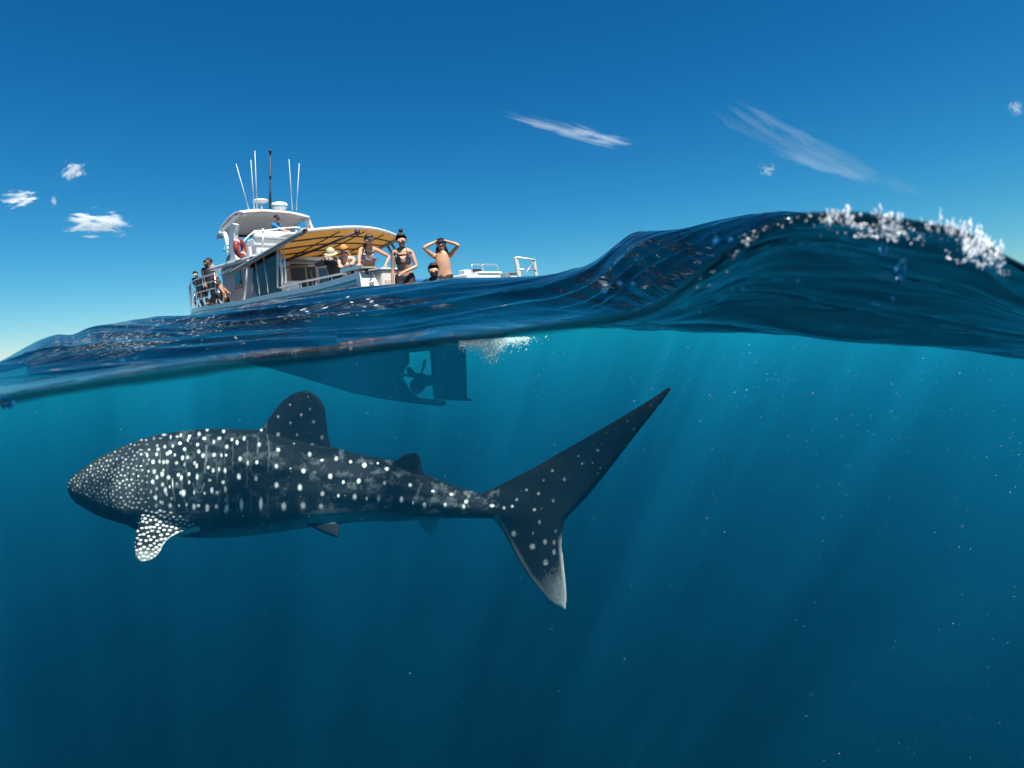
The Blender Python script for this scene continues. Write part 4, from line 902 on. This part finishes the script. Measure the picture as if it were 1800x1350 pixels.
    if hair in ('short', 'long', 'bun', 'braid'):
        hr = shell('hair', hm, lambda x, y, z: z > .30 + .42 * max(0, x) or (x < .20 and z > -.55), 1.04)
        if hair == 'bun':
            part('hair_bun', [[(Hd(-.02, 0, .215), .035), (Hd(-.03, .01, .255), .052), (Hd(-.03, -.01, .285), .036)]], hm)
        if hair == 'long':
            for y_ in (-.075, .075): part('hair_lock', [[(Hd(-.05, y_, .06), .036), (Hd(-.05, y_ * 1.2, -.04), .040), (Hd(-.03, y_ * 1.25, -.12), .032), (Hd(-.01, y_ * 1.15, -.17), .016)]], hm)
        if hair == 'braid': part('hair_braid', [[(Hd(-.05, -.05, .0), .04), (Hd(.03, -.085, -.07), .030), (Hd(.07, -.085, -.16), .026), (Hd(.09, -.08, -.26), .016)]], hm)
    if hair == 'cap':
        cp = shell('cap', CL['cap'], lambda x, y, z: z > .22, 1.1); prism('cap_brim', [Hd(.085, -.07, .13), Hd(.16, -.055, .115), Hd(.185, 0, .112), Hd(.16, .055, .115), Hd(.085, .07, .13)], RH @ np.array([0, 0, .012 * S]), CL['cap'], cp, .003)
    if hair == 'bucket':
        ht_ = shell('hat', CL['hat'], lambda x, y, z: z > .12, 1.14)
        ring_mesh('hat_brim', [[Hd(r_ * math.cos(a), r_ * math.sin(a) * .95, z_) for a in np.linspace(0, 2*math.pi, 25)[:-1]] for r_, z_ in ((.105, .125), (.16, .085), (.162, .078), (.10, .112))], CL['hat'], ht_, closed=True)
    if hair == 'scarf':
        shell('scarf', CL['scarf'], lambda x, y, z: z > .28 or (x < -.1 and z > .0), 1.08)
        part('hair', [[(Hd(-.06, .03, .06), .05), (Hd(-.05, .07, -.04), .045), (Hd(-.02, .085, -.12), .032)], ], CL['hair_blond'])
    if 'beard' in extras: shell('beard', CL['hair_dark'], lambda x, y, z: z < -.12 and x > -.05 and not (x > .8 and z > -.35), .98, (.02, 0, .06), (.088, .078, .098))
    if 'sunglasses' in extras:
        sg = tube('sunglasses', [Hd(.0, -.086, .085), Hd(.085, -.062, .085), Hd(.104, 0, .082), Hd(.085, .062, .085), Hd(.0, .086, .085)], .006 * S, CL['lens'], root_, 6)
        for s_ in (1, -1): prism('lens', [Hd(.098, .008 * s_, .098), Hd(.083, .064 * s_, .098), Hd(.083, .060 * s_, .060), Hd(.098, .014 * s_, .060)], RH @ np.array([.008, 0, 0]), CL['lens'], sg, 0)
    if 'mask' in extras:
        mk = prism('dive_mask', [Hd(.075, -.07, .185), Hd(.09, 0, .19), Hd(.075, .07, .185), Hd(.082, .066, .125), Hd(.10, .02, .12), Hd(.10, -.02, .12), Hd(.082, -.066, .125)], RH @ np.array([.03 * S, 0, 0]), CL['body'], root_, .004)
        tube('mask_strap', [Hd(.09, -.075, .135), Hd(.0, -.105, .14), Hd(-.09, -.06, .14), Hd(-.09, .06, .14), Hd(.0, .105, .14), Hd(.09, .075, .135)], .012 * S, CL['body'], mk, 6)
    if 'visor' in extras: prism('visor', [Hd(.07, -.075, .155), Hd(.14, -.05, .145), Hd(.155, 0, .143), Hd(.14, .05, .145), Hd(.07, .075, .155)], RH @ np.array([0, 0, .012 * S]), CL['cap'], root_, .003)
    return root_, U, Hd, J
FACE = math.atan2(8.76, -9.1)                     # towards the snorkeller in the water
P = on
person('smiling woman with a bun in a dark triangle bikini on the stern platform', P(712, 490, 0, -.45) * [1, 1, 0] + [0, 0, .02], FACE + .1, 1.68, 'tan', lean=.10, head=(-.15, .12), female=True, hair='bun', hair_mat='hair_dark',
       hands=(('t', .20, .01, .12), ('t', .05, -.235, -.16)), poles=((-.15, .9, .1), (-.5, -.4, .2)), clothes=(('bikini', 'darkb'), ('shorts', 'black')))
person('shirtless long haired man holding a dive mask on his forehead with both hands', P(781, 490, 0, -.45) * [1, 1, 0] + [0, 0, .0], FACE, 1.66, 'tan', lean=-.02, head=(0, -.05), hair='long', hair_mat='hair_dark',
       hands=(('h', .07, .115, .13), ('h', .07, -.115, .13)), poles=((.30, .95, .12), (.30, -.95, .12)), clothes=(('shorts', 'black'),), extras=('mask',))
person('dark haired bearded man in a wetsuit sitting low at the stern edge', P(765, 505, 0, -.95) * [1, 1, 0] + [0, 0, .25], FACE + .05, 1.70, 'olive', lean=.12, head=(0, .05), legs='floor', hair='short', hair_mat='hair_dark',
       clothes=(('suit_top', 'navy'), ('suit_legs', 'neoprene')), extras=('beard',))
person('woman in a floral bikini and visor leaning on the bait board beside the scarfed woman', np.array([1.35, 1.38, .31]), FACE + .25, 1.70, 'tan', lean=.30, lean_side=-.05, twist=-.1, head=(.35, .25), female=True, hair='braid', hair_mat='hair_brown',
       hands=(P(678, 465, 1, 1.25), P(630, 476, 1, 2.0)), poles=((-.2, .9, .45), None), clothes=(('bikini', 'floral'), ('shorts', 'black')), extras=('visor',))
person('woman in sunglasses and orange headscarf leaning over the gunwale rail', np.array([2.15, 1.30, .31]), FACE - .05, 1.62, 'fair', lean=.45, head=(.1, .1), female=True, hair='scarf',
       hands=(P(617, 473, 1, 2.12), P(600, 478, 1, 2.10)), clothes=(('bikini', 'floral'), ('bottoms', 'darkb')), extras=('sunglasses',))
cp_ = person('photographer in a khaki bucket hat and black wetsuit aiming a compact camera', np.array([2.95, 1.12, .31]), FACE - .05, 1.66, 'fair', lean=.42, head=(-.1, .0), hair='bucket',
       hands=(('h', .21, .06, .03), ('h', .21, -.08, .03)), poles=((.3, .7, .05), (.3, -.8, .15)), clothes=(('suit_top', 'neoprene'), ('suit_legs', 'neoprene')))
person('skipper in a blue shirt and dark cap standing under the hardtop', P(488, 420, 1, .0) * [1, 1, 0] + [0, 0, 2.1], FACE + 1.0, 1.40, 'fair', lean=.05, head=(-.2, .1), hair='cap',
       hands=(P(481, 414, 1, .15), P(516, 411, 1, -.35)), clothes=(('shirt', 'blue'), ('shorts', 'black')), extras=('sunglasses',))
person('bearded man in a black top standing tallest at the bow rail', np.array([11.45, .45, 1.14]), FACE, 1.60, 'brown', head=(0, .1), hair='short', hair_mat='hair_dark',
       hands=(P(385, 492, 1, .95), P(362, 505, 1, .65)), clothes=(('suit_top', 'neoprene'), ('suit_legs', 'neoprene')), extras=('beard', 'sunglasses'))
person('tanned man with his wetsuit peeled to the waist leaning on the bow rail', np.array([9.6, 1.0, 1.1]), FACE - .9, 1.48, 'tan', lean=.15, head=(-.2, .1), hair='short', hair_mat='hair_dark',
       hands=(P(388, 479, 1, 1.4), P(379, 480, 1, 1.45)), poles=(None, (.3, -.7, .0)), clothes=(('suit_legs', 'neoprene'),), extras=('sunglasses',))
bow_ = person('person in a black wetsuit crouched at the tip of the bow rail holding a phone', np.array([12.45, .38, 1.16]), FACE - .1, 1.45, 'fair', lean=.2, head=(-.1, .15), hair='short', hair_mat='hair_dark', knees=.10,
       hands=(P(368, 499, 1, .75), P(347, 513, 1, .15)), clothes=(('suit_top', 'neoprene'), ('suit_legs', 'neoprene')))
person('bare chested man in black wetsuit legs sitting on the side deck by the cabin', np.array([6.9, 1.92, 1.06]), FACE - 1.5, 1.25, 'brown', lean=.25, head=(.4, .2), legs='floor', hair='short', hair_mat='hair_brown',
       hands=(P(393, 527, 1, 2.05), P(420, 528, 1, 2.0)), clothes=(('suit_legs', 'neoprene'),))
# the photographer's camera and the phone rest in hands: things of their own
def small_camera(label, who, off, w_):
    r_, U_w, Hd_w, J_w = who; bpy.context.view_layer.update()
    o = bpy.data.objects.new('compact_camera', None); COL.objects.link(o)
    c = Hd_w(*off) if off is not None else J_w['wrL'] + (J_w['wrL'] - J_w['elL']) * .3
    o.matrix_world = r_.matrix_world @ Matrix.Translation(Vector(c))
    tag(o, label, 'camera'); box('camera_body', (-.02, -w_, -.035), (.02, w_, .04), CL['body'], o, .008)
    tube('camera_lens', [(.021, 0, 0), (.05, 0, 0)], .026, CL['silver'], o, 12); box('grip', (-.022, w_ * .6, -.034), (.03, w_ * 1.03, .036), CL['silver'], o, .006)
small_camera('dark compact camera held up to the face of the man in the bucket hat', cp_, (.26, -.01, .05), .065)
small_camera('small phone camera in the hand of the crouched person at the bow', bow_, None, .045)

# ------------------------------------------------------------------ waterline on the port, foam, plankton, clouds
# the meniscus: water climbs and bulges where it meets the glass, its refracted darkness painted as a soft near-black band
mm_, t, out = new_mat('meniscus_painted_dark')
ga = N(t, 'ShaderNodeAttribute', attribute_name='lip'); g1 = N(t, 'ShaderNodeBsdfGlossy', ins={'Roughness': .05, 'Color': (.25, .4, .5, 1)}); d1 = N(t, 'ShaderNodeBsdfDiffuse', ins={'Color': (.001, .010, .016, 1)})
f1 = N(t, 'ShaderNodeFresnel', ins={'IOR': 1.333}); a1 = N(t, 'ShaderNodeMixShader'); L(t, f1.outputs[0], a1.inputs[0]); L(t, d1.outputs[0], a1.inputs[1]); L(t, g1.outputs[0], a1.inputs[2])
tr1 = N(t, 'ShaderNodeBsdfTransparent'); a2 = N(t, 'ShaderNodeMixShader'); L(t, ga.outputs['Fac'], a2.inputs[0]); L(t, tr1.outputs[0], a2.inputs[1]); L(t, a1.outputs[0], a2.inputs[2]); L(t, a2.outputs[0], out.inputs['Surface'])
jr = len(ys_back); rowX, rowZ = Xg[jr], Z[jr]; selm = np.nonzero(np.abs(ts) < .95)[0]
pxm = px_of(ts)[selm]; wdt = np.interp(pxm, [-100, 300, 700, 1100, 1300, 1500, 1700, 1900], [20, 21, 16, 17, 24, 22, 15, 13]) * (1 + .28 * vnoise(pxm * .012, pxm * 0)) * D / FPX
V, F, al = [], [], []
prof = [(0.12, -.001, 0.), (0.0, -.004, .55), (-.18, -.008, .80), (-.42, -.010, .85), (-.68, -.009, .62), (-.88, -.006, .26), (-1.05, -.003, 0.)]
for k, j in enumerate(selm):
    for dz, dy, a in prof: V.append((rowX[j] * (D + dy) / D, D + dy, rowZ[j] + dz * wdt[k])); al.append(a)
n_ = len(prof)
for k in range(len(selm) - 1):
    for q in range(n_ - 1): F.append((k*n_+q, k*n_+q+1, (k+1)*n_+q+1, (k+1)*n_+q))
men = mesh_obj('meniscus', V, F, mm_, None, True); tag(men, kind='structure')
at2 = men.data.attributes.new('lip', 'FLOAT', 'POINT'); at2.data.foreach_set('value', np.array(al, np.float32))

# foam and drops thrown along the top of the near wave
mf, t, out = new_mat('foam'); pf = N(t, 'ShaderNodeBsdfPrincipled', ins={'Base Color': (.82, .82, .80, 1), 'Roughness': .25, 'Specular IOR Level': .6, 'Subsurface Weight': .0}); L(t, pf.outputs[0], out.inputs['Surface'])
md, t, out = new_mat('water_drop'); gd = N(t, 'ShaderNodeBsdfGlass', ins={'IOR': 1.33, 'Roughness': .02, 'Color': (.85, .95, 1, 1)}); L(t, gd.outputs[0], out.inputs['Surface'])
ico = bmesh.new(); bmesh.ops.create_icosphere(ico, subdivisions=2, radius=1); IV = np.array([v.co[:] for v in ico.verts]); IF = [[v.index for v in f.verts] for f in ico.faces]; ico.free()
def rag(c): return 1 + .38 * np.sin(IV[:, 0] * 5 + c[0] * 900) * np.sin(IV[:, 2] * 6 + c[2] * 700) + .30 * np.sin(IV[:, 0] * 11 + c[2] * 500) * np.sin(IV[:, 2] * 9 + c[0] * 300)
def blobs(name, items, mat):
    V, F = [], []
    for c, s3, rz in items:
        b = len(V); ca, sa = math.cos(rz), math.sin(rz)
        w_ = rag(c)
        q = IV * np.array(s3) * w_[:, None]; x = q[:, 0] * ca - q[:, 2] * sa; z = q[:, 0] * sa + q[:, 2] * ca
        V += (np.stack([x, q[:, 1], z], -1) + np.array(c)).tolist(); F += [[i + b for i in f] for f in IF]
    return mesh_obj(name, V, F, mat, None, True)
rf = np.random.default_rng(5); it = []
def foam_patch(x0, x1, dy0, dy1, n, s, tall, lean=0.):
    for _ in range(int(n * 1.15)):
        px_ = rf.uniform(x0, x1); row = float(ROW_PORT(np.array([px_]))[0]) + 4 + rf.uniform(dy0, dy1); y = D - rf.uniform(.004, .016)
        k = s * .64 * rf.uniform(.4, 1.3) * D / FPX; it.append((at(px_, row, y), (k * .8, k * .5, k * tall * rf.uniform(.6, 1.5)), lean + rf.uniform(-.3, .3)))
foam_patch(1295, 1340, -4, 12, 12, 3.5, 1.2, .9); foam_patch(1405, 1425, 0, 8, 4, 3.2, 1.0)
foam_patch(1340, 1440, -2, 10, 16, 2.4, 1.2); foam_patch(1210, 1300, 6, 40, 8, 2.2, .7); foam_patch(1420, 1780, -6, 40, 70, 2.2, 1.3); foam_patch(1440, 1462, -4, 22, 14, 3.6, 2.0); foam_patch(1455, 1482, -8, 14, 14, 4.0, 2.4); foam_patch(1486, 1504, -8, 16, 14, 4.2, 2.4)
foam_patch(1500, 1580, 14, 40, 60, 5.0, .9, .1); foam_patch(1540, 1585, -12, 20, 34, 5.0, 1.9); foam_patch(1532, 1540, -12, 4, 5, 3.2, 1.5); foam_patch(1585, 1625, 4, 26, 18, 3.8, 1.3, -.5)
foam_patch(1618, 1645, -8, 8, 14, 4.0, 1.6); foam_patch(1645, 1705, -14, 12, 34, 4.4, 2.2, -.15); foam_patch(1690, 1760, -18, 30, 66, 6.0, 2.0, -.2); foam_patch(1700, 1730, 14, 44, 18, 4.5, 1.0, -.6); foam_patch(1662, 1700, 38, 56, 10, 4.0, .9, -.8)
foam_patch(1745, 1768, -14, 12, 14, 4.5, 1.2, -.5)
V, F = [], []
for c, s3, rz in it:
    for _ in range(3):
        o_ = rf.normal(0, 1, 3) * np.array([s3[0] * .9, s3[1] * .5, s3[2] * .45]); h_ = rf.uniform(.35, 1.1); w_ = rf.uniform(.30, .75)
        q = np.array([(1, 0, .2), (-1, 0, -.1), (.1, 1, 0), (-.1, -1, 0), (.3, 0, 1), (-.2, 0, -1), (.8, .3, .7), (-.7, -.3, .8)]) * np.array([s3[0] * w_, s3[1] * w_, s3[2] * h_]) * rf.uniform(.6, 1.3, (8, 3))
        a = rz + rf.uniform(-.25, .25); x = q[:, 0] * math.cos(a) - q[:, 2] * math.sin(a); z = q[:, 0] * math.sin(a) + q[:, 2] * math.cos(a); b = len(V)
        V += (np.stack([x, q[:, 1], z], -1) + np.array(c) + o_).tolist(); F += [tuple(i + b for i in f) for f in ((0,2,6),(6,2,4),(4,2,7),(7,2,1),(1,2,5),(5,2,0),(6,3,0),(4,3,6),(7,3,4),(1,3,7),(5,3,1),(0,3,5))]
foam = mesh_obj('foam', V, F, mf); tag(foam, kind='stuff')
it = []
for px_, py_, k, tl_ in ((1258, 422, 4, 2.2), (1284, 420, 3.5, 1.2), (1300, 415, 3.2, .7), (1553, 437, 6, 2.4), (1584, 472, 8, 3.0), (1476, 432, 3, 1.2), (1404, 492, 3.2, 1.3), (1408, 428, 2.4, 2.2), (1536, 533, 2.6, 1.2), (1545, 535, 2.6, 1.), (1570, 524, 2.6, 1.4), (1287, 508, 2.6, 1.4), (1306, 508, 2.6, 1.4), (1497, 446, 2.4, 1.), (10, 708, 12, .9), (215, 632, 4, .6), (238, 629, 4, .5), (1090, 498, 4, 1.), (1112, 498, 3.4, 1.), (1062, 512, 5, .6)):
    s_ = k * D / FPX; it.append((at(px_, py_, D - .015), (s_, s_ * .7, s_ * tl_), rf.uniform(-.3, .3)))
drops = blobs('water_drops', it, md); tag(drops, kind='stuff')
# plankton drifting in the water: thin bright flecks
mp_, t, out = new_mat('plankton'); pp = N(t, 'ShaderNodeBsdfPrincipled', ins={'Base Color': (.42, .46, .45, 1), 'Roughness': .6}); L(t, pp.outputs[0], out.inputs['Surface'])
V, F = [], []
for _ in range(900):
    y = rf.uniform(.85, 5.5) ** 1.0; px_ = 1800 * rf.beta(2.2, 1.15) if rf.random() < .85 else rf.uniform(0, 1800); py_ = rf.uniform(588 + max(0, (px_ - 1200) * .09), 1340) if rf.random() < .35 else 590 + max(0, (px_ - 1200) * .09) + 420 * rf.beta(1.1, 2.6)
    p = at(px_, py_, y); l_ = rf.uniform(.6, 2.6) * rf.choice([.6, 1, 1, 1.7]) * y / FPX * .6; w_ = rf.uniform(.18, .4) * y / FPX
    if y > 3.6 and 110 < px_ < 1190: continue
    a = rf.normal(-.25, .5); d = np.array([math.cos(a) * .9, rf.uniform(-.4, .4), -math.sin(a)]); d /= np.linalg.norm(d); e = np.cross(d, [0, 1, 0]); e /= np.linalg.norm(e); g = np.cross(d, e)
    b = len(V); V += [tuple(p - d * l_), tuple(p + e * w_), tuple(p + g * w_), tuple(p - e * w_), tuple(p - g * w_), tuple(p + d * l_)]
    F += [(b, b+1, b+2), (b, b+2, b+3), (b, b+3, b+4), (b, b+4, b+1), (b+5, b+2, b+1), (b+5, b+3, b+2), (b+5, b+4, b+3), (b+5, b+1, b+4)]
pk = mesh_obj('plankton', V, F, mp_); tag(pk, kind='stuff')
# bubbles churned up behind the stern: a soft milky cloud below the surface
mb_, t, out = new_mat('bubbles'); pbb = N(t, 'ShaderNodeBsdfPrincipled', ins={'Base Color': (.85, .92, .92, 1), 'Roughness': .3}); tlb = N(t, 'ShaderNodeBsdfTranslucent', ins={'Color': (.85, .95, .95, 1)}); mxb = N(t, 'ShaderNodeMixShader', ins={'Fac': .65})
L(t, pbb.outputs[0], mxb.inputs[1]); L(t, tlb.outputs[0], mxb.inputs[2]); trb = N(t, 'ShaderNodeBsdfTransparent'); mxc_ = N(t, 'ShaderNodeMixShader', ins={'Fac': .42}); L(t, trb.outputs[0], mxc_.inputs[1]); L(t, mxb.outputs[0], mxc_.inputs[2]); L(t, mxc_.outputs[0], out.inputs['Surface'])
V, F = [], []
OC = np.array([(1,0,0),(-1,0,0),(0,1,0),(0,-1,0),(0,0,1),(0,0,-1)], float); OF = [(0,2,4),(2,1,4),(1,3,4),(3,0,4),(2,0,5),(1,2,5),(3,1,5),(0,3,5)]
for _ in range(6000):
    q = rf.random(); px_ = (856 + rf.normal(0, 30)) if q < .6 else (864 + rf.normal(0, 10)) if q < .85 else rf.uniform(800, 930)
    dep = rf.exponential(4.0 + 8 * math.exp(-((px_ - 863) / 14) ** 2)); y = 10.7 + rf.normal(0, .35)
    row_ = 597 - (px_ - 850) * .06 + dep * 1.0
    if px_ < 806 or row_ > 640: continue
    p = at(px_, row_, y); r_ = rf.uniform(.6, 1.7) * y / FPX; b = len(V); V += (OC * r_ + p).tolist(); F += [tuple(i + b for i in f) for f in OF]
bub = mesh_obj('bubbles', V, F, mb_, None, True); tag(bub, kind='stuff')

# clouds: small high wisps, each a stack of ragged thin layers
def cloud(label, c, y, w_, h_, tilt, seed, dens=1.0, streak=3.0, layers=3, wisp=1.0):
    m, t, out = new_mat('cloud_vapour_%d' % seed)
    tc_ = N(t, 'ShaderNodeTexCoord'); mpg = N(t, 'ShaderNodeMapping'); mpg.inputs['Location'].default_value = (seed * 3.1, 0, seed * 1.7); mpg.inputs['Scale'].default_value = (1.5, 1.5, 1.5 * streak * h_ / w_ * 2)
    L(t, tc_.outputs['Object'], mpg.inputs[0]); n_ = N(t, 'ShaderNodeTexNoise', ins={'Scale': 1.0, 'Detail': 5.0, 'Roughness': .56, 'Distortion': 1.6}); L(t, mpg.outputs[0], n_.inputs[0])
    wn = N(t, 'ShaderNodeTexNoise', ins={'Scale': 1.6, 'Detail': 3.0}); L(t, mpg.outputs[0], wn.inputs[0]); ws = N(t, 'ShaderNodeVectorMath', operation='MULTIPLY_ADD'); L(t, wn.outputs['Color'], ws.inputs[0]); ws.inputs[1].default_value = (1.3, 0, 1.6); L(t, tc_.outputs['Object'], ws.inputs[2])
    wo2 = N(t, 'ShaderNodeVectorMath', operation='ADD', ins={}); L(t, ws.outputs[0], wo2.inputs[0]); wo2.inputs[1].default_value = (-.65, 0, -.8)
    ln = N(t, 'ShaderNodeVectorMath', operation='LENGTH'); L(t, wo2.outputs[0], ln.inputs[0])
    ed = N(t, 'ShaderNodeMapRange', interpolation_type='SMOOTHSTEP'); L(t, ln.outputs['Value'], ed.inputs[0])
    for a, b in (('From Min', 0.0), ('From Max', 1.0), ('To Min', .34), ('To Max', -.26)): ed.inputs[a].default_value = b
    sm2 = N(t, 'ShaderNodeMath', operation='ADD'); L(t, n_.outputs[0], sm2.inputs[0]); L(t, ed.outputs[0], sm2.inputs[1])
    al_ = N(t, 'ShaderNodeMapRange', interpolation_type='SMOOTHSTEP'); L(t, sm2.outputs[0], al_.inputs[0])
    for a, b in (('From Min', .48), ('From Max', .92), ('To Min', 0.), ('To Max', .42 * dens)): al_.inputs[a].default_value = b
    df = N(t, 'ShaderNodeBsdfDiffuse', ins={'Color': (.85, .85, .85, 1)}); tl2 = N(t, 'ShaderNodeBsdfTranslucent', ins={'Color': (.85, .85, .85, 1)}); hx = N(t, 'ShaderNodeMixShader', ins={'Fac': .5}); L(t, df.outputs[0], hx.inputs[1]); L(t, tl2.outputs[0], hx.inputs[2])
    tr2 = N(t, 'ShaderNodeBsdfTransparent'); mx2 = N(t, 'ShaderNodeMixShader'); L(t, al_.outputs[0], mx2.inputs[0]); L(t, tr2.outputs[0], mx2.inputs[1]); L(t, hx.outputs[0], mx2.inputs[2]); L(t, mx2.outputs[0], out.inputs['Surface'])
    o = bpy.data.objects.new('cloud', None); V, F = [], []
    for k in range(layers):
        b = len(V); yy_ = (k - (layers - 1) / 2) * .03
        for i in range(13):
            for j in range(7):
                u_, v_ = i / 6 - 1, j / 3 - 1; V.append((u_, yy_ + .10 * math.sin(u_ * 2.2 + k) * math.cos(v_ * 1.6 + seed), v_))
        for i in range(12):
            for j in range(6): F.append((b + i*7+j, b + i*7+j+1, b + (i+1)*7+j+1, b + (i+1)*7+j))
    o = mesh_obj('cloud', V, F, m, None, True)
    p = at(c[0], c[1], y); R_, U2, F2 = Vector(RT), Vector(UP), Vector(FW); a = rad(tilt)
    xa = R_ * math.cos(a) + U2 * math.sin(a); za = U2 * math.cos(a) - R_ * math.sin(a); k = y / FPX
    o.matrix_world = Matrix([[xa[i] * w_ * k, F2[i] * max(w_, h_) * k, za[i] * h_ * k, p[i]] for i in range(3)] + [[0, 0, 0, 1]])
    tag(o, label, 'cloud', 'wispy clouds'); return o
cloud('widest white ragged cloud low over the sea beyond the bow', (170, 394), 9000, 92, 36, -2, 3, 1.5, 2.0)
cloud('small ragged white cloud at the same height as the mast, beyond the bow', (36, 350), 9000, 54, 26, 8, 5, 1.25, 2.0)
cloud('thin slanted white wisp, the highest beyond the bow', (128, 300), 9000, 36, 24, 42, 7, .95, 1.6)
cloud('tiny white fleck of cloud between two larger white wisps', (95, 354), 9000, 9, 13, 10, 9, .8, 1.5)
cloud('long faint streak of cloud sloping down above the stern', (1000, 232), 12000, 185, 26, -13.5, 11, .30, 3.0)
cloud('longest faint streak of cloud sloping down above the near wave', (1430, 258), 12000, 270, 40, -22, 13, .20, 3.5)
cloud('small faint puff of cloud under the longest streak', (1350, 299), 12000, 24, 16, -14, 15, .34, 1.5)
cloud('short curved wisp of cloud high over the far end of the wave', (1786, 190), 12000, 26, 22, -50, 17, .32, 1.8)
